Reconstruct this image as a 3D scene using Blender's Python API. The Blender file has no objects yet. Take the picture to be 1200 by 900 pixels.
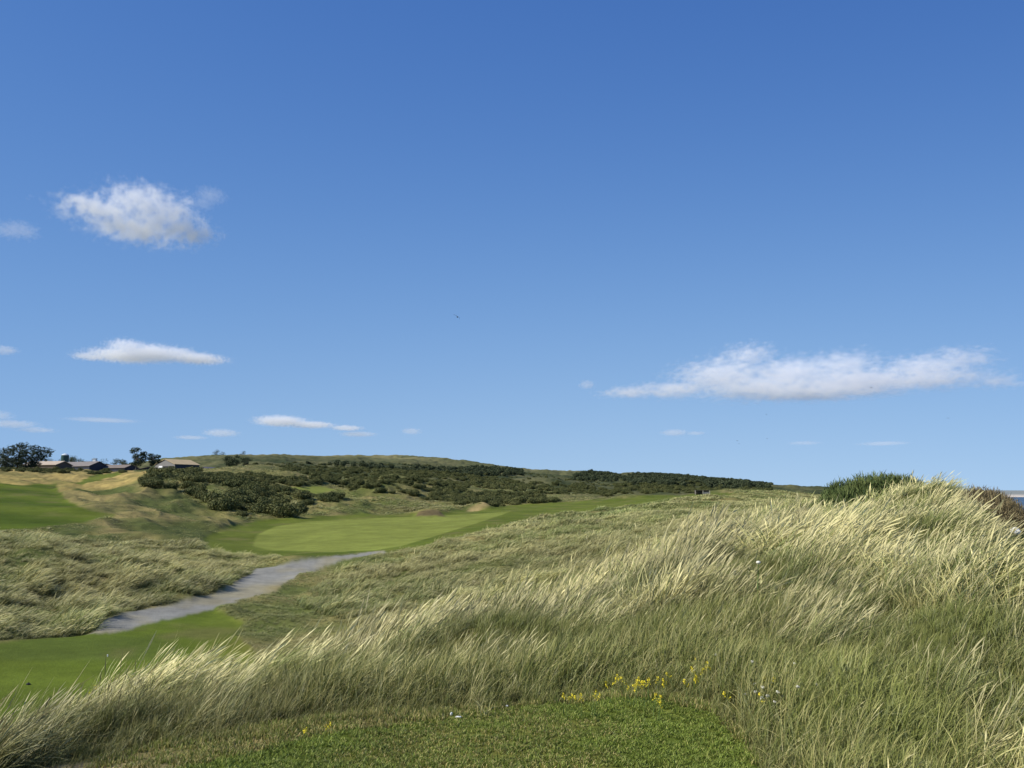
import bpy, bmesh, math, random
import numpy as np
from mathutils import Vector, Matrix

rng = np.random.default_rng(7)
random.seed(7)
R = math.radians
SC = bpy.context.scene
COL = SC.collection

# ------------------------------------------------------------------ camera model
F = 906.0                      # focal length in units of a 1200 px wide picture
PITCH = math.atan2(131.0, F)   # horizon sits 131 px below the picture centre
EYE = 10.0                     # eye height above the sea
CP, SP = math.cos(PITCH), math.sin(PITCH)

def project(x, y, z):
    fw = y * CP + (z - EYE) * SP
    up = -y * SP + (z - EYE) * CP
    fw = np.where(fw > 0.05, fw, 0.05)
    px = 600 + F * x / fw
    py = 450 - F * up / fw
    return px, py

def at(px, py, d):
    """point at ground distance d in the direction of a picture point"""
    a = (px - 600) / F
    b = (450 - py) / F
    v = np.array([a, CP - b * SP, SP + b * CP])
    v = v / math.hypot(v[0], v[1])
    return v[0] * d, v[1] * d, EYE + v[2] * d

# ------------------------------------------------------------------ noise
def _hash(ix, iy, seed):
    h = (ix.astype(np.int64) * 374761393 + iy.astype(np.int64) * 668265263 + seed * 1442695041) & 0xFFFFFFFF
    h = ((h ^ (h >> 13)) * 1274126177) & 0xFFFFFFFF
    h = h ^ (h >> 16)
    return (h & 0xFFFFFF) / float(0xFFFFFF)

def vnoise(x, y, seed=0):
    ix, iy = np.floor(x), np.floor(y)
    fx, fy = x - ix, y - iy
    fx = fx * fx * fx * (fx * (fx * 6 - 15) + 10)
    fy = fy * fy * fy * (fy * (fy * 6 - 15) + 10)
    ix, iy = ix.astype(np.int64), iy.astype(np.int64)
    a, b = _hash(ix, iy, seed), _hash(ix + 1, iy, seed)
    c, d = _hash(ix, iy + 1, seed), _hash(ix + 1, iy + 1, seed)
    return (a * (1 - fx) + b * fx) * (1 - fy) + (c * (1 - fx) + d * fx) * fy

def fbm(x, y, seed=0, oct=4):
    s, a, t = 0, 0.5, 0
    for k in range(oct):
        s = s + a * vnoise(x * 2 ** k + 17.3 * k, y * 2 ** k - 9.1 * k, seed + k * 13)
        t += a
        a *= 0.5
    return s / t

def cells(x, y, size, seed=0):
    """distance to the nearest jittered feature point, and that point's random number"""
    gx, gy = x / size, y / size
    ix, iy = np.floor(gx).astype(np.int64), np.floor(gy).astype(np.int64)
    best = np.full(np.shape(x), 9.0)
    rid = np.zeros(np.shape(x))
    bx = np.zeros(np.shape(x))
    for dx in (-1, 0, 1):
        for dy in (-1, 0, 1):
            jx, jy = ix + dx, iy + dy
            cx, cy = jx + _hash(jx, jy, seed), jy + _hash(jx, jy, seed + 5)
            d = np.hypot(gx - cx, gy - cy)
            m = d < best
            best = np.where(m, d, best)
            rid = np.where(m, _hash(jx, jy, seed + 9), rid)
            bx = np.where(m, gx - cx, bx)
    return best, rid, bx

def smooth(a, b, x):
    t = np.clip((x - a) / (b - a), 0, 1)
    return t * t * (3 - 2 * t)

def inpoly(px, py, poly):
    ins = np.zeros(np.shape(px), bool)
    n = len(poly)
    for i in range(n):
        x1, y1 = poly[i]
        x2, y2 = poly[(i + 1) % n]
        if y1 == y2:
            continue
        c = ((y1 > py) != (y2 > py)) & (px < (x2 - x1) * (py - y1) / (y2 - y1) + x1)
        ins ^= c
    return ins

# ------------------------------------------------------------------ terrain table
# depth of the ground under the eye (m) along columns of sight, at these distances
KN = [3, 5, 6, 7.5, 9.5, 12, 16, 22, 30, 42, 60, 80, 110, 150, 200, 280, 400, 600, 900, 1300, 1800, 3000]
TB = {
 -100: [1.65, 1.65, 1.8, 2.3, 3.1, 3.9, 4.4, 4.5, 4.2, 3.6, 2.8, 3.2, 1.9, 0.3, -2.2, -6.5, -11, -18, -25, -33, -38, -40],
 0:    [1.65, 1.65, 1.70, 1.95, 2.8, 3.8, 4.4, 4.6, 4.6, 4.1, 3.1, 3.4, 2.0, 0.4, -2.2, -6.5, -11, -18, -25, -35, -40, -40],
 100:  [1.65, 1.65, 1.69, 1.86, 2.4, 3.4, 4.4, 4.75, 4.8, 4.7, 3.7, 3.6, 2.6, 1.2, -1.2, -5.5, -11, -18, -25, -35, -40, -40],
 200:  [1.65, 1.65, 1.68, 1.82, 2.25, 3.3, 4.2, 4.8, 5.0, 5.0, 4.3, 4.4, 4.0, 2.0, -3.0, -7.5, -11, -20, -32, -56, -60, -50],
 300:  [1.65, 1.65, 1.68, 1.8, 2.1, 3.1, 4.2, 4.9, 5.2, 5.3, 5.1, 5.1, 4.8, 4.0, 0.0, -6, -14, -26, -40, -63, -66, -60],
 400:  [1.65, 1.65, 1.66, 1.75, 2.05, 2.7, 3.8, 4.8, 5.1, 5.2, 5.0, 4.9, 4.6, 4.3, 3.0, -2, -9, -22, -38, -64, -66, -60],
 500:  [1.65, 1.65, 1.65, 1.72, 1.95, 2.35, 3.2, 4.1, 4.5, 4.6, 4.2, 4.4, 4.5, 4.2, 3.4, 0, -6, -18, -36, -62, -64, -60],
 600:  [1.65, 1.65, 1.65, 1.68, 1.82, 2.15, 2.85, 3.7, 4.0, 4.0, 3.4, 3.2, 3.9, 3.8, 3.4, 2.4, -2, -12, -28, -44, -50, -50],
 700:  [1.65, 1.65, 1.62, 1.60, 1.68, 1.85, 2.15, 2.8, 3.1, 3.0, 2.5, 2.3, 2.8, 2.8, 2.6, 1.6, 1, -8, -22, -36, -40, -40],
 800:  [1.65, 1.65, 1.60, 1.5, 1.45, 1.42, 1.50, 1.8, 2.0, 1.9, 1.5, 1.4, 1.2, 0.6, 0.0, 0.6, 0, -5, -18, -32, -36, -30],
 900:  [1.65, 1.65, 1.58, 1.42, 1.28, 1.15, 1.08, 1.08, 1.1, 1.1, 1.2, 1.0, 0.8, 0.3, -0.4, -0.4, -1, -4, -11, -16, -14, -5],
 1000: [1.65, 1.65, 1.55, 1.37, 1.16, 1.0, 0.92, 0.88, 0.78, 0.9, 1.3, 1.6, 2, 2, 2, 2, 2, 0, -3, -6, 2, 12],
 1100: [1.65, 1.65, 1.5, 1.27, 1.03, 0.84, 0.72, 0.60, 0.50, 0.8, 2.0, 4, 6.5, 8.5, 9.6, 10.8, 12, 14, 14, 14, 14, 14],
 1200: [1.65, 1.65, 1.50, 1.30, 1.14, 1.10, 1.30, 1.80, 2.7, 4.6, 6.0, 7.5, 8.8, 9.4, 9.8, 10.6, 12, 14, 14, 14, 14, 14],
 1300: [1.65, 1.65, 1.5, 1.34, 1.28, 1.4, 1.8, 2.4, 3.6, 5.2, 7.0, 8.3, 9.2, 9.6, 9.8, 10.8, 12, 14, 14, 14, 14, 14],
}
TCOL = sorted(TB)
TAB = np.array([TB[c] for c in TCOL])
LK = np.log(np.array(KN, float))

def cubic_tab(u, d):
    """Catmull-Rom across columns, cubic Hermite along log distance"""
    uu = np.clip((u - TCOL[0]) / 100.0, 0, len(TCOL) - 1 - 1e-6)
    i = uu.astype(int)
    f = uu - i
    L = np.log(np.clip(d, KN[0], KN[-1] - 1e-3))
    j = np.clip(np.searchsorted(LK, L, side='right') - 1, 0, len(KN) - 2)
    # slopes along log d
    sl = np.zeros_like(TAB)
    dl = np.diff(LK)
    s = np.diff(TAB, axis=1) / dl
    sl[:, 1:-1] = (s[:, :-1] * dl[1:] + s[:, 1:] * dl[:-1]) / (dl[1:] + dl[:-1])
    sl[:, 0], sl[:, -1] = s[:, 0], s[:, -1]
    h = dl[j]
    t = (L - LK[j]) / h
    h00, h10, h01, h11 = 2*t**3-3*t**2+1, t**3-2*t**2+t, -2*t**3+3*t**2, t**3-t**2
    def colv(k):
        k = np.clip(k, 0, len(TCOL) - 1)
        return TAB[k, j]*h00 + sl[k, j]*h*h10 + TAB[k, j+1]*h01 + sl[k, j+1]*h*h11
    a, b, c, e = colv(i-1), colv(i), colv(i+1), colv(i+2)
    return 0.5*((2*b) + (-a+c)*f + (2*a-5*b+4*c-e)*f**2 + (-a+3*b-3*c+e)*f**3)

BUMPS = [  # px, distance, width, height
 (405, 195, 9, 2.6), (455, 262, 13, 4.5), (440, 225, 9, 2.0), (355, 300, 16, 3), (470, 330, 16, 5), (690, 100, 7, 0.7),
 (566, 200, 4, 0.9), (506, 172, 4.5, 0.8), (188, 82, 6, 0.9), (20, 56, 6, 0.55), (60, 50, 4, 0.4), (760, 88, 6, 0.6),
 (265, 190, 9, 1.6), (610, 260, 12, 1.5), (840, 240, 9, 1.3), (880, 260, 12, 1.6), (735, 250, 12, 1.4),
 (130, 120, 9, 0.9), (180, 105, 6, 0.7), (1140, 22.8, 2.0, 0.80), (1180, 20, 1.1, 0.62), (1095, 27, 4.5, 0.24), (1030, 30, 4.0, 0.10),(572, 9.6, 0.75, 0.26), (1045, 15, 1.3, 0.22), (1125, 7.6, 0.7, 0.26), (1165, 9.2, 0.8, 0.26), (360, 8.3, 0.8, 0.14), (455, 9.2, 0.7, 0.16), (705, 12.5, 1.0, 0.30), (790, 13.5, 1.1, 0.32), (885, 11.5, 0.9, 0.24), (840, 17, 1.4, 0.3), (345, 62, 4, 0.5), (385, 66, 4, 0.4), (560, 62, 6, 0.3), (640, 520, 30, 4), (780, 620, 40, 5),
]

def base_height(x, y):
    d = np.hypot(x, y)
    az = np.arctan2(x, y)
    azc = np.clip(az, R(-44), R(44))
    u = 600 + F * np.tan(azc) / CP
    D = cubic_tab(u, d)
    # behind the viewer the two sides run together
    back = smooth(R(60), R(160), np.abs(az))
    D = D * (1 - back) + np.where(d < 60, 1.65 + 0.01 * d, 2.25 + (d - 60) * 0.002) * back
    D = np.where(d < 5, 1.65, D)
    for (px, dd, w, hh) in BUMPS:
        bx, by, _ = at(px, 581, dd)
        D = D - hh * np.exp(-((x - bx) ** 2 + (y - by) ** 2) / (w * w))
    return EYE - D

# ------------------------------------------------------------------ regions of the course (outlines on the ground)
EDGE = np.array([(-150, 4.9), (0, 5.12), (100, 5.32), (200, 5.52), (300, 5.75), (400, 5.92), (500, 6.15), (600, 6.45), (700, 6.68), (760, 6.62),
                 (820, 6.3), (860, 5.7), (885, 5.05), (950, 4.3), (1050, 3.6), (1300, 3.0)])
TALL = np.array([(-150, 5.5), (0, 5.6), (100, 5.75), (200, 6.0), (300, 6.2), (400, 6.3), (500, 6.3), (600, 6.5), (700, 6.72), (760, 6.66),
                 (820, 6.34), (860, 5.74), (885, 5.1), (950, 4.35), (1050, 3.65), (1300, 3.0)])
VALLEY = [(-400, 800), (-150, 772), (0, 753), (60, 745), (110, 739), (240, 706), (300, 680), (350, 655), (420, 647), (445, 650), (402, 668),
          (368, 688), (345, 708), (420, 740), (440, 800), (420, 1000), (-400, 1000)]
PATH = [(98, 741), (125, 727), (160, 715), (215, 707), (262, 693), (300, 667), (340, 659), (385, 652), (450, 645), (452, 649), (402, 656),
        (352, 673), (325, 690), (280, 706), (215, 722), (150, 738), (130, 742)]
GREEN = [(296, 640), (301, 627), (322, 617), (362, 611), (420, 608), (500, 605), (565, 602), (600, 599), (566, 611), (520, 625), (470, 640),
         (440, 645), (380, 647), (320, 645)]
FRINGE = [(235, 645), (240, 630), (262, 620), (300, 611), (400, 604), (520, 601), (600, 592), (650, 589), (735, 583), (700, 600), (640, 607), (560, 625), (500, 640),
          (430, 652), (300, 652)]
FARWAY = [(560, 612), (600, 596), (650, 590), (700, 588), (745, 582), (762, 577), (800, 575), (848, 577), (866, 582), (840, 588), (780, 590),
          (700, 598), (640, 607), (590, 618)]
LEFTWAY = [(-400, 570), (-150, 568), (0, 568), (66, 566), (68, 577), (82, 591), (112, 600), (138, 605), (100, 613), (60, 618), (0, 622), (-150, 626), (-400, 630)]
STRIP = [(82, 568), (100, 561), (112, 557), (140, 554), (142, 557), (122, 561), (108, 566), (96, 570)]
SMALLGREEN = [(322, 577), (330, 571), (380, 570), (392, 574), (370, 578)]
BUNKER = [(487, 606), (490, 603), (500, 601.2), (514, 601.2), (522, 606)]
SANDFACE = [(545, 599), (560, 594), (570, 592), (574, 594), (560, 599)]
TANBAND = [(-400, 550), (0, 551), (120, 553), (190, 556), (178, 562), (160, 566), (120, 572), (70, 578), (66, 568), (-400, 572)]

def classify(x, y, z):
    d = np.hypot(x, y)
    px, py = project(x, y, z)
    front = y > 0.3 * d
    az = np.arctan2(x, y)
    u = 600 + F * np.tan(np.clip(az, R(-75), R(75))) / CP
    r = np.zeros(np.shape(x), np.int32)
    def put(poly, lo, hi, v):
        m = front & (d > lo) & (d < hi)
        k = np.where(m)
        s = inpoly(px[k], py[k], poly)
        rr = r[k]
        rr[s] = v
        r[k] = rr
    put(TANBAND, 150, 420, 8)
    put(FRINGE, 60, 420, 4)
    put(FARWAY, 150, 420, 4)
    put(LEFTWAY, 68, 330, 5)
    put(STRIP, 150, 420, 4)
    put(SMALLGREEN, 200, 420, 3)
    put(GREEN, 60, 300, 3)
    put(VALLEY, 13, 75, 1)
    jx = (fbm(x * 1.6, y * 1.6, 73, 3) - 0.5) * 260 / np.maximum(d, 20)
    px, py = px + jx * 1.2, py + jx * 0.4
    put(PATH, 24, 100, 2)
    px, py = px - jx * 1.2, py - jx * 0.4
    put(BUNKER, 140, 176, 7)
    put(SANDFACE, 170, 206, 7)
    semi_ = (r == 1) & (px > 262 + (py - 715) * 0.6 + 40 * (fbm(x / 3, y / 3, 72, 3) - 0.5)) & (d > 18)
    r[semi_] = 11
    ed = np.interp(u, EDGE[:, 0], EDGE[:, 1]) - 0.12
    ta = np.interp(u, TALL[:, 0], TALL[:, 1]) - 0.2
    wob = (fbm(x * 1.7, y * 1.7, 71) - 0.5) * 0.6
    r[(d < ta + wob) & (r == 0)] = 10
    r[(d < ed + wob * 0.7)] = 6
    r[(az > R(28)) & (d > 60) & (z < 3.0) & (r == 0)] = 9
    return r

# ------------------------------------------------------------------ the ground sheet: a polar grid
AZ = np.concatenate([np.arange(-180, -44, 4.0), np.arange(-43.5, -38, 0.4), np.arange(-38, 38, 0.068), np.arange(38, 44, 0.4), np.arange(44.5, 180, 4.0), [180.0]])
AZ = np.radians(np.unique(np.round(AZ, 4)))
RR = np.concatenate([[0.02, 0.6, 1.2, 1.8, 2.4], np.geomspace(2.8, 420, 640), np.geomspace(420, 3000, 160)[1:], np.geomspace(3000, 30000, 16)[1:]])
RG, AG = np.meshgrid(RR, AZ, indexing='ij')
GX, GY = RG * np.sin(AG), RG * np.cos(AG)
GZ = base_height(GX, GY)
REG = classify(GX, GY, GZ)
short = np.isin(REG, (1, 2, 3, 4, 5, 6)).astype(float)
sm = short.copy()
for k in range(16):
    sm[1:-1] = (sm[:-2] + sm[1:-1] * 2 + sm[2:]) / 4
    sm[:, 1:-1] = (sm[:, :-2] + sm[:, 1:-1] * 2 + sm[:, 2:]) / 4
lg = np.log(np.maximum(RG, 3))
def ramp(pts):
    return np.interp(lg, np.log([p[0] for p in pts]), [p[1] for p in pts])
nz = (fbm(GX / 2.6, GY / 2.6, 3, 3) - 0.5) * ramp([(5, 0.05), (7, 0.14), (10, 0.32), (20, 0.6), (60, 0.7), (300, 0.6), (600, 0)])
nz = nz + (fbm(GX / 9, GY / 9, 5, 4) - 0.5) * ramp([(8, 0.0), (18, 0.15), (40, 0.7), (80, 1.2), (300, 2.5), (800, 3.5), (1500, 3)])
nz = nz + (fbm(GX / 45, GY / 45, 8, 4) - 0.5) * ramp([(60, 0.0), (120, 0.5), (300, 2.6), (500, 3.5), (800, 7), (1500, 6)])
nz = nz + (fbm(GX / 160, GY / 160, 11, 4) - 0.5) * ramp([(300, 0.0), (600, 7), (1300, 9), (2500, 8)])
# ridged dune slopes on the left hillside
rd = 1 - np.abs(2 * fbm((GX + 0.6 * GY) / 14, (GY - 0.2 * GX) / 30, 21, 3) - 1)
nz = nz + (rd - 0.75) * 2.6 * smooth(80, 120, RG) * (1 - smooth(170, 240, RG)) * (1 - smooth(-3, 22, GX + 40))
GZ = GZ + nz * (1 - 0.93 * sm) * (1 - smooth(R(80), R(140), np.abs(AG)))
# crisp little bank between gravel path and the tall grass
GZ = np.where(RG > 2600, np.minimum(GZ, np.where(AG > R(14), -4, GZ)), GZ)

LRR = np.log(RR)
def lookup(arr, x, y):
    d = np.hypot(x, y)
    a = np.arctan2(x, y)
    i = np.clip(np.searchsorted(RR, d) - 1, 0, len(RR) - 2)
    j = np.clip(np.searchsorted(AZ, a) - 1, 0, len(AZ) - 2)
    fi = np.clip((d - RR[i]) / (RR[i + 1] - RR[i]), 0, 1)
    fj = np.clip((a - AZ[j]) / (AZ[j + 1] - AZ[j]), 0, 1)
    return (arr[i, j]*(1-fi)*(1-fj) + arr[i+1, j]*fi*(1-fj) + arr[i, j+1]*(1-fi)*fj + arr[i+1, j+1]*fi*fj)
def lookup_near(arr, x, y):
    d = np.hypot(x, y)
    a = np.arctan2(x, y)
    i = np.clip(np.searchsorted(RR, d), 1, len(RR) - 1)
    i = np.where(np.abs(RR[i - 1] - d) < np.abs(RR[i] - d), i - 1, i)
    j = np.clip(np.searchsorted(AZ, a), 1, len(AZ) - 1)
    j = np.where(np.abs(AZ[j - 1] - a) < np.abs(AZ[j] - a), j - 1, j)
    return arr[i, j]
def H(x, y):
    return float(lookup(GZ, np.array([x]), np.array([y]))[0])
def ground_at(px, d, dz=0.0):
    x, y, _ = at(px, 581, d)
    return Vector((x, y, H(x, y) + dz))

# ground colours (what the turf itself is coloured like)
def mixc(a, b, t):
    t = np.clip(t, 0, 1)[..., None]
    return np.asarray(a) * (1 - t) + np.asarray(b) * t
n1 = fbm(GX / 3.5, GY / 3.5, 31, 4)
n2 = fbm(GX / 16, GY / 16, 33, 4)
n3 = fbm(GX / 70, GY / 70, 35, 4)
n4 = fbm(GX / 0.8, GY / 0.8, 37, 3)
GREENC, STRAW, BROWN, DARK = (0.085, 0.100, 0.034), (0.22, 0.18, 0.09), (0.13, 0.095, 0.045), (0.05, 0.06, 0.02)
C = mixc(GREENC, STRAW, smooth(0.35, 0.7, 0.5 * n1 + 0.5 * n2))
C = np.where((RG < 24)[..., None], mixc((0.10, 0.085, 0.035), (0.075, 0.085, 0.03), n1), C)
far = smooth(260, 520, RG)
FC = mixc((0.045, 0.055, 0.024), (0.125, 0.118, 0.055), smooth(0.42, 0.68, 0.5 * n3 + 0.5 * n2))
C = C * (1 - far[..., None]) + FC * far[..., None]
top = smooth(900, 1150, RG) * (AG < R(5))
C = C * (1 - top[..., None]) + mixc((0.185, 0.165, 0.080), (0.10, 0.105, 0.048), smooth(0.4, 0.62, n3)) * top[..., None]
PXG, PYG = project(GX, GY, GZ)
def setreg(v, col):
    m = REG == v
    C[m] = col[m] if np.ndim(col) == 3 else col
stripe = 0.5 + 0.5 * np.sign(np.sin((GX * 0.9 + GY * 0.35) * 0.55))
C_near = mixc((0.082, 0.125, 0.022), (0.130, 0.158, 0.035), n2 * 0.7 + n1 * 0.5 - 0.1)
semi = smooth(215, 330, PXG) * (RG > 20)
semi = semi * 0.5
C_near = C_near * (1 - semi[..., None]) + mixc((0.125, 0.135, 0.042), (0.23, 0.185, 0.085), smooth(0.42, 0.68, 0.6 * n1 + 0.4 * n2)) * semi[..., None]
vf = smooth(742, 750, PYG) * (1 - smooth(772, 775.5, PYG)) * (1 - smooth(150, 230, PXG))
C_near = C_near * (1 - 0.55 * vf[..., None]) + np.array((0.10, 0.13, 0.045)) * 0.55 * vf[..., None]
setreg(1, C_near)
setreg(11, mixc((0.105, 0.12, 0.042), (0.18, 0.155, 0.075), smooth(0.40, 0.68, 0.6 * n1 + 0.4 * n2)))
hs_in = inpoly(PXG.ravel(), PYG.ravel(), [(70, 566), (185, 556), (200, 572), (235, 590), (262, 606), (300, 612), (262, 620), (238, 632), (235, 645), (150, 640), (60, 630), (60, 618), (100, 613), (138, 605), (112, 600), (82, 591), (68, 577)]).reshape(GX.shape) & (RG > 76) & (RG < 290) & (GY > 0)
hs_soft = hs_in.astype(float)
for k in range(5):
    hs_soft[1:-1] = (hs_soft[:-2] + hs_soft[1:-1] * 2 + hs_soft[2:]) / 4
    hs_soft[:, 1:-1] = (hs_soft[:, :-2] + hs_soft[:, 1:-1] * 2 + hs_soft[:, 2:]) / 4
hcol = mixc((0.078, 0.090, 0.034), (0.24, 0.19, 0.095), smooth(0.66, 0.98, rd * 0.72 + 0.40 * n1))
hm0 = ((REG == 0) * hs_soft)[..., None]
C = C * (1 - hm0) + hcol * hm0
pn = fbm(GX / 0.5, GY / 0.5, 41, 3)
gr = mixc((0.17, 0.163, 0.25), (0.30, 0.285, 0.43), 0.5 * pn + 0.5 * fbm(GX / 0.12, GY / 0.12, 44, 2))
pe = smooth(0.52, 0.75, fbm(GX / 2.2, GY / 2.2, 43, 3)) * 0.35 + smooth(298, 345, PXG) * smooth(676, 690, PYG) * 0.8
gr = mixc((0, 0, 0), (0.33, 0.26, 0.17), pe) + gr * (1 - np.clip(pe, 0, 1))[..., None]
setreg(2, gr)
setreg(3, mixc((0.158, 0.182, 0.058), (0.20, 0.215, 0.076), n2 * 0.7 + n1 * 0.3))
setreg(4, mixc((0.075, 0.10, 0.022), (0.125, 0.142, 0.04), 0.75 * n2 + 0.3 * stripe))
lst = 0.5 + 0.5 * np.sin(GY * 0.22 + GX * 0.05 + 3 * n3)
setreg(5, mixc((0.050, 0.078, 0.012), (0.115, 0.14, 0.03), 0.7 * lst + 0.4 * n2 - 0.05))
mw = mixc((0.085, 0.115, 0.03), (0.13, 0.145, 0.045), smooth(0.3, 0.7, n4 * 0.5 + n1 * 0.5))
dry = smooth(0.56, 0.76, fbm(GX / 0.9, GY / 0.9, 47, 4)) * 0.5
mw = mw * (1 - dry[..., None]) + np.array((0.20, 0.16, 0.08)) * dry[..., None]
setreg(6, mw)
setreg(10, mixc((0.12, 0.12, 0.045), (0.25, 0.19, 0.10), smooth(0.3, 0.7, n4 * 0.6 + n1 * 0.4)))
sandy = smooth(0.40, 0.62, fbm(GX / 0.6 + 3, GY / 0.35, 53, 4)) * (1 - smooth(120, 260, PXG)) * (RG < 5.9) * (RG > 4.0)
C = C * (1 - sandy[..., None]) + np.array((0.36, 0.27, 0.175)) * sandy[..., None]
setreg(7, mixc((0.10, 0.075, 0.045), (0.32, 0.24, 0.13), smooth(520, 560, PXG) * 0.8 + 0.3 * n1))
setreg(8, mixc((0.34, 0.25, 0.11), (0.20, 0.17, 0.07), smooth(0.42, 0.68, fbm(GX / 14, GY / 5, 57, 4))))
setreg(9, mixc((0.45, 0.38, 0.28), (0.36, 0.30, 0.21), n2))
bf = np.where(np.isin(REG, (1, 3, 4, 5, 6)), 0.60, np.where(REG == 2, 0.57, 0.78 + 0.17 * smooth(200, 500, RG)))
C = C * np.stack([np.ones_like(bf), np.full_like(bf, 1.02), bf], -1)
mown = np.isin(REG, (1, 3, 4, 5))
C = np.where(mown[..., None], C * (0.78 + 0.44 * fbm(GX / 4.5, GY / 7, 63, 4))[..., None], C)
worn = smooth(0.60, 0.74, fbm(GX / 3.2 + 5, GY / 5, 65, 4)) * np.isin(REG, (1, 4, 5)) * 0.45
C = C * (1 - worn[..., None]) + np.array((0.17, 0.145, 0.055)) * worn[..., None]
for k in range(2):
    B = C.copy()
    B[1:-1] = (C[:-2] + C[1:-1] * 2 + C[2:]) / 4
    B[:, 1:-1] = (B[:, :-2] + B[:, 1:-1] * 2 + B[:, 2:]) / 4
    C = np.where((RG > 14)[..., None], B, C)
C = np.clip(C * (0.86 + 0.28 * fbm(GX / 1.3, GY / 1.3, 61, 3))[..., None], 0.005, 0.9)

# ------------------------------------------------------------------ material helpers
def new_mat(name):
    m = bpy.data.materials.new(name)
    m.use_nodes = True
    m.node_tree.nodes.clear()
    return m, m.node_tree.nodes, m.node_tree.links
def nd(nodes, typ, **kw):
    n = nodes.new(typ)
    for k, v in kw.items():
        setattr(n, k, v)
    return n
def simple_mat(name, col, rough=0.8, var=0.25, scale=3.0, spec=0.3, metal=0.0, bump=0.0, emit=None):
    m, N, L = new_mat(name)
    out = nd(N, 'ShaderNodeOutputMaterial')
    b = nd(N, 'ShaderNodeBsdfPrincipled')
    b.inputs['Roughness'].default_value = rough
    b.inputs['Specular IOR Level'].default_value = spec
    b.inputs['Metallic'].default_value = metal
    tc = nd(N, 'ShaderNodeTexCoord')
    no = nd(N, 'ShaderNodeTexNoise')
    no.inputs['Scale'].default_value = scale
    no.inputs['Detail'].default_value = 6
    L.new(tc.outputs['Object'], no.inputs['Vector'])
    mr = nd(N, 'ShaderNodeMapRange')
    mr.inputs[3].default_value = 1 - var
    mr.inputs[4].default_value = 1 + var
    L.new(no.outputs[0], mr.inputs[0])
    mx = nd(N, 'ShaderNodeVectorMath', operation='SCALE')
    mx.inputs[0].default_value = col[:3]
    L.new(mr.outputs[0], mx.inputs['Scale'])
    L.new(mx.outputs[0], b.inputs['Base Color'])
    if bump:
        bp = nd(N, 'ShaderNodeBump')
        bp.inputs['Strength'].default_value = bump
        L.new(no.outputs[0], bp.inputs['Height'])
        L.new(bp.outputs[0], b.inputs['Normal'])
    L.new(b.outputs[0], out.inputs[0])
    return m

def ground_mat():
    m, N, L = new_mat('turf')
    out = nd(N, 'ShaderNodeOutputMaterial')
    b = nd(N, 'ShaderNodeBsdfPrincipled')
    b.inputs['Roughness'].default_value = 0.95
    b.inputs['Specular IOR Level'].default_value = 0.04
    at_ = nd(N, 'ShaderNodeAttribute', attribute_name='col')
    tc = nd(N, 'ShaderNodeTexCoord')
    n_a = nd(N, 'ShaderNodeTexNoise'); n_a.inputs['Scale'].default_value = 14; n_a.inputs['Detail'].default_value = 5; n_a.inputs['Roughness'].default_value = 0.7
    n_b = nd(N, 'ShaderNodeTexNoise'); n_b.inputs['Scale'].default_value = 1.6; n_b.inputs['Detail'].default_value = 6; n_b.inputs['Roughness'].default_value = 0.65
    n_c = nd(N, 'ShaderNodeTexNoise'); n_c.inputs['Scale'].default_value = 0.22; n_c.inputs['Detail'].default_value = 7; n_c.inputs['Roughness'].default_value = 0.65
    for n in (n_a, n_b, n_c):
        L.new(tc.outputs['Object'], n.inputs['Vector'])
    a1 = nd(N, 'ShaderNodeMath', operation='ADD'); L.new(n_a.outputs[0], a1.inputs[0]); L.new(n_b.outputs[0], a1.inputs[1])
    a2 = nd(N, 'ShaderNodeMath', operation='ADD'); L.new(a1.outputs[0], a2.inputs[0]); L.new(n_c.outputs[0], a2.inputs[1])
    mr = nd(N, 'ShaderNodeMapRange'); mr.inputs[1].default_value = 0.9; mr.inputs[2].default_value = 2.1; mr.inputs[3].default_value = 0.62; mr.inputs[4].default_value = 1.38
    L.new(a2.outputs[0], mr.inputs[0])
    mx = nd(N, 'ShaderNodeVectorMath', operation='SCALE')
    L.new(at_.outputs['Color'], mx.inputs[0]); L.new(mr.outputs[0], mx.inputs['Scale'])
    L.new(mx.outputs[0], b.inputs['Base Color'])
    bp = nd(N, 'ShaderNodeBump'); bp.inputs['Strength'].default_value = 0.5; bp.inputs['Distance'].default_value = 0.06
    L.new(a1.outputs[0], bp.inputs['Height']); L.new(bp.outputs[0], b.inputs['Normal'])
    L.new(b.outputs[0], out.inputs[0])
    return m
M_TURF = ground_mat()

# ------------------------------------------------------------------ mesh helpers
def mesh_np(name, V, faces_flat, sizes, mat=None, attrs=None, smooth_=False):
    me = bpy.data.meshes.new(name)
    V = np.asarray(V, np.float32)
    me.vertices.add(len(V))
    me.vertices.foreach_set('co', V.ravel())
    me.loops.add(len(faces_flat))
    me.loops.foreach_set('vertex_index', np.asarray(faces_flat, np.int32))
    st = np.concatenate([[0], np.cumsum(sizes)[:-1]]).astype(np.int32)
    me.polygons.add(len(sizes))
    me.polygons.foreach_set('loop_start', st)
    me.polygons.foreach_set('use_smooth', np.full(len(sizes), smooth_, bool))
    if attrs:
        for k, (typ, arr) in attrs.items():
            a = me.attributes.new(k, typ, 'POINT')
            key = {'FLOAT': 'value', 'INT': 'value', 'FLOAT_VECTOR': 'vector', 'FLOAT_COLOR': 'color'}[typ]
            a.data.foreach_set(key, np.asarray(arr).astype(np.int32 if typ == 'INT' else np.float32).ravel())
    me.update(calc_edges=True)
    if mat:
        me.materials.append(mat)
    return me
def link(name, me, parent=None, loc=None, rz=0.0):
    o = bpy.data.objects.new(name, me)
    COL.objects.link(o)
    if parent:
        o.parent = parent
    if loc is not None:
        o.location = loc
    if rz:
        o.rotation_euler = (0, 0, rz)
    return o
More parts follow.
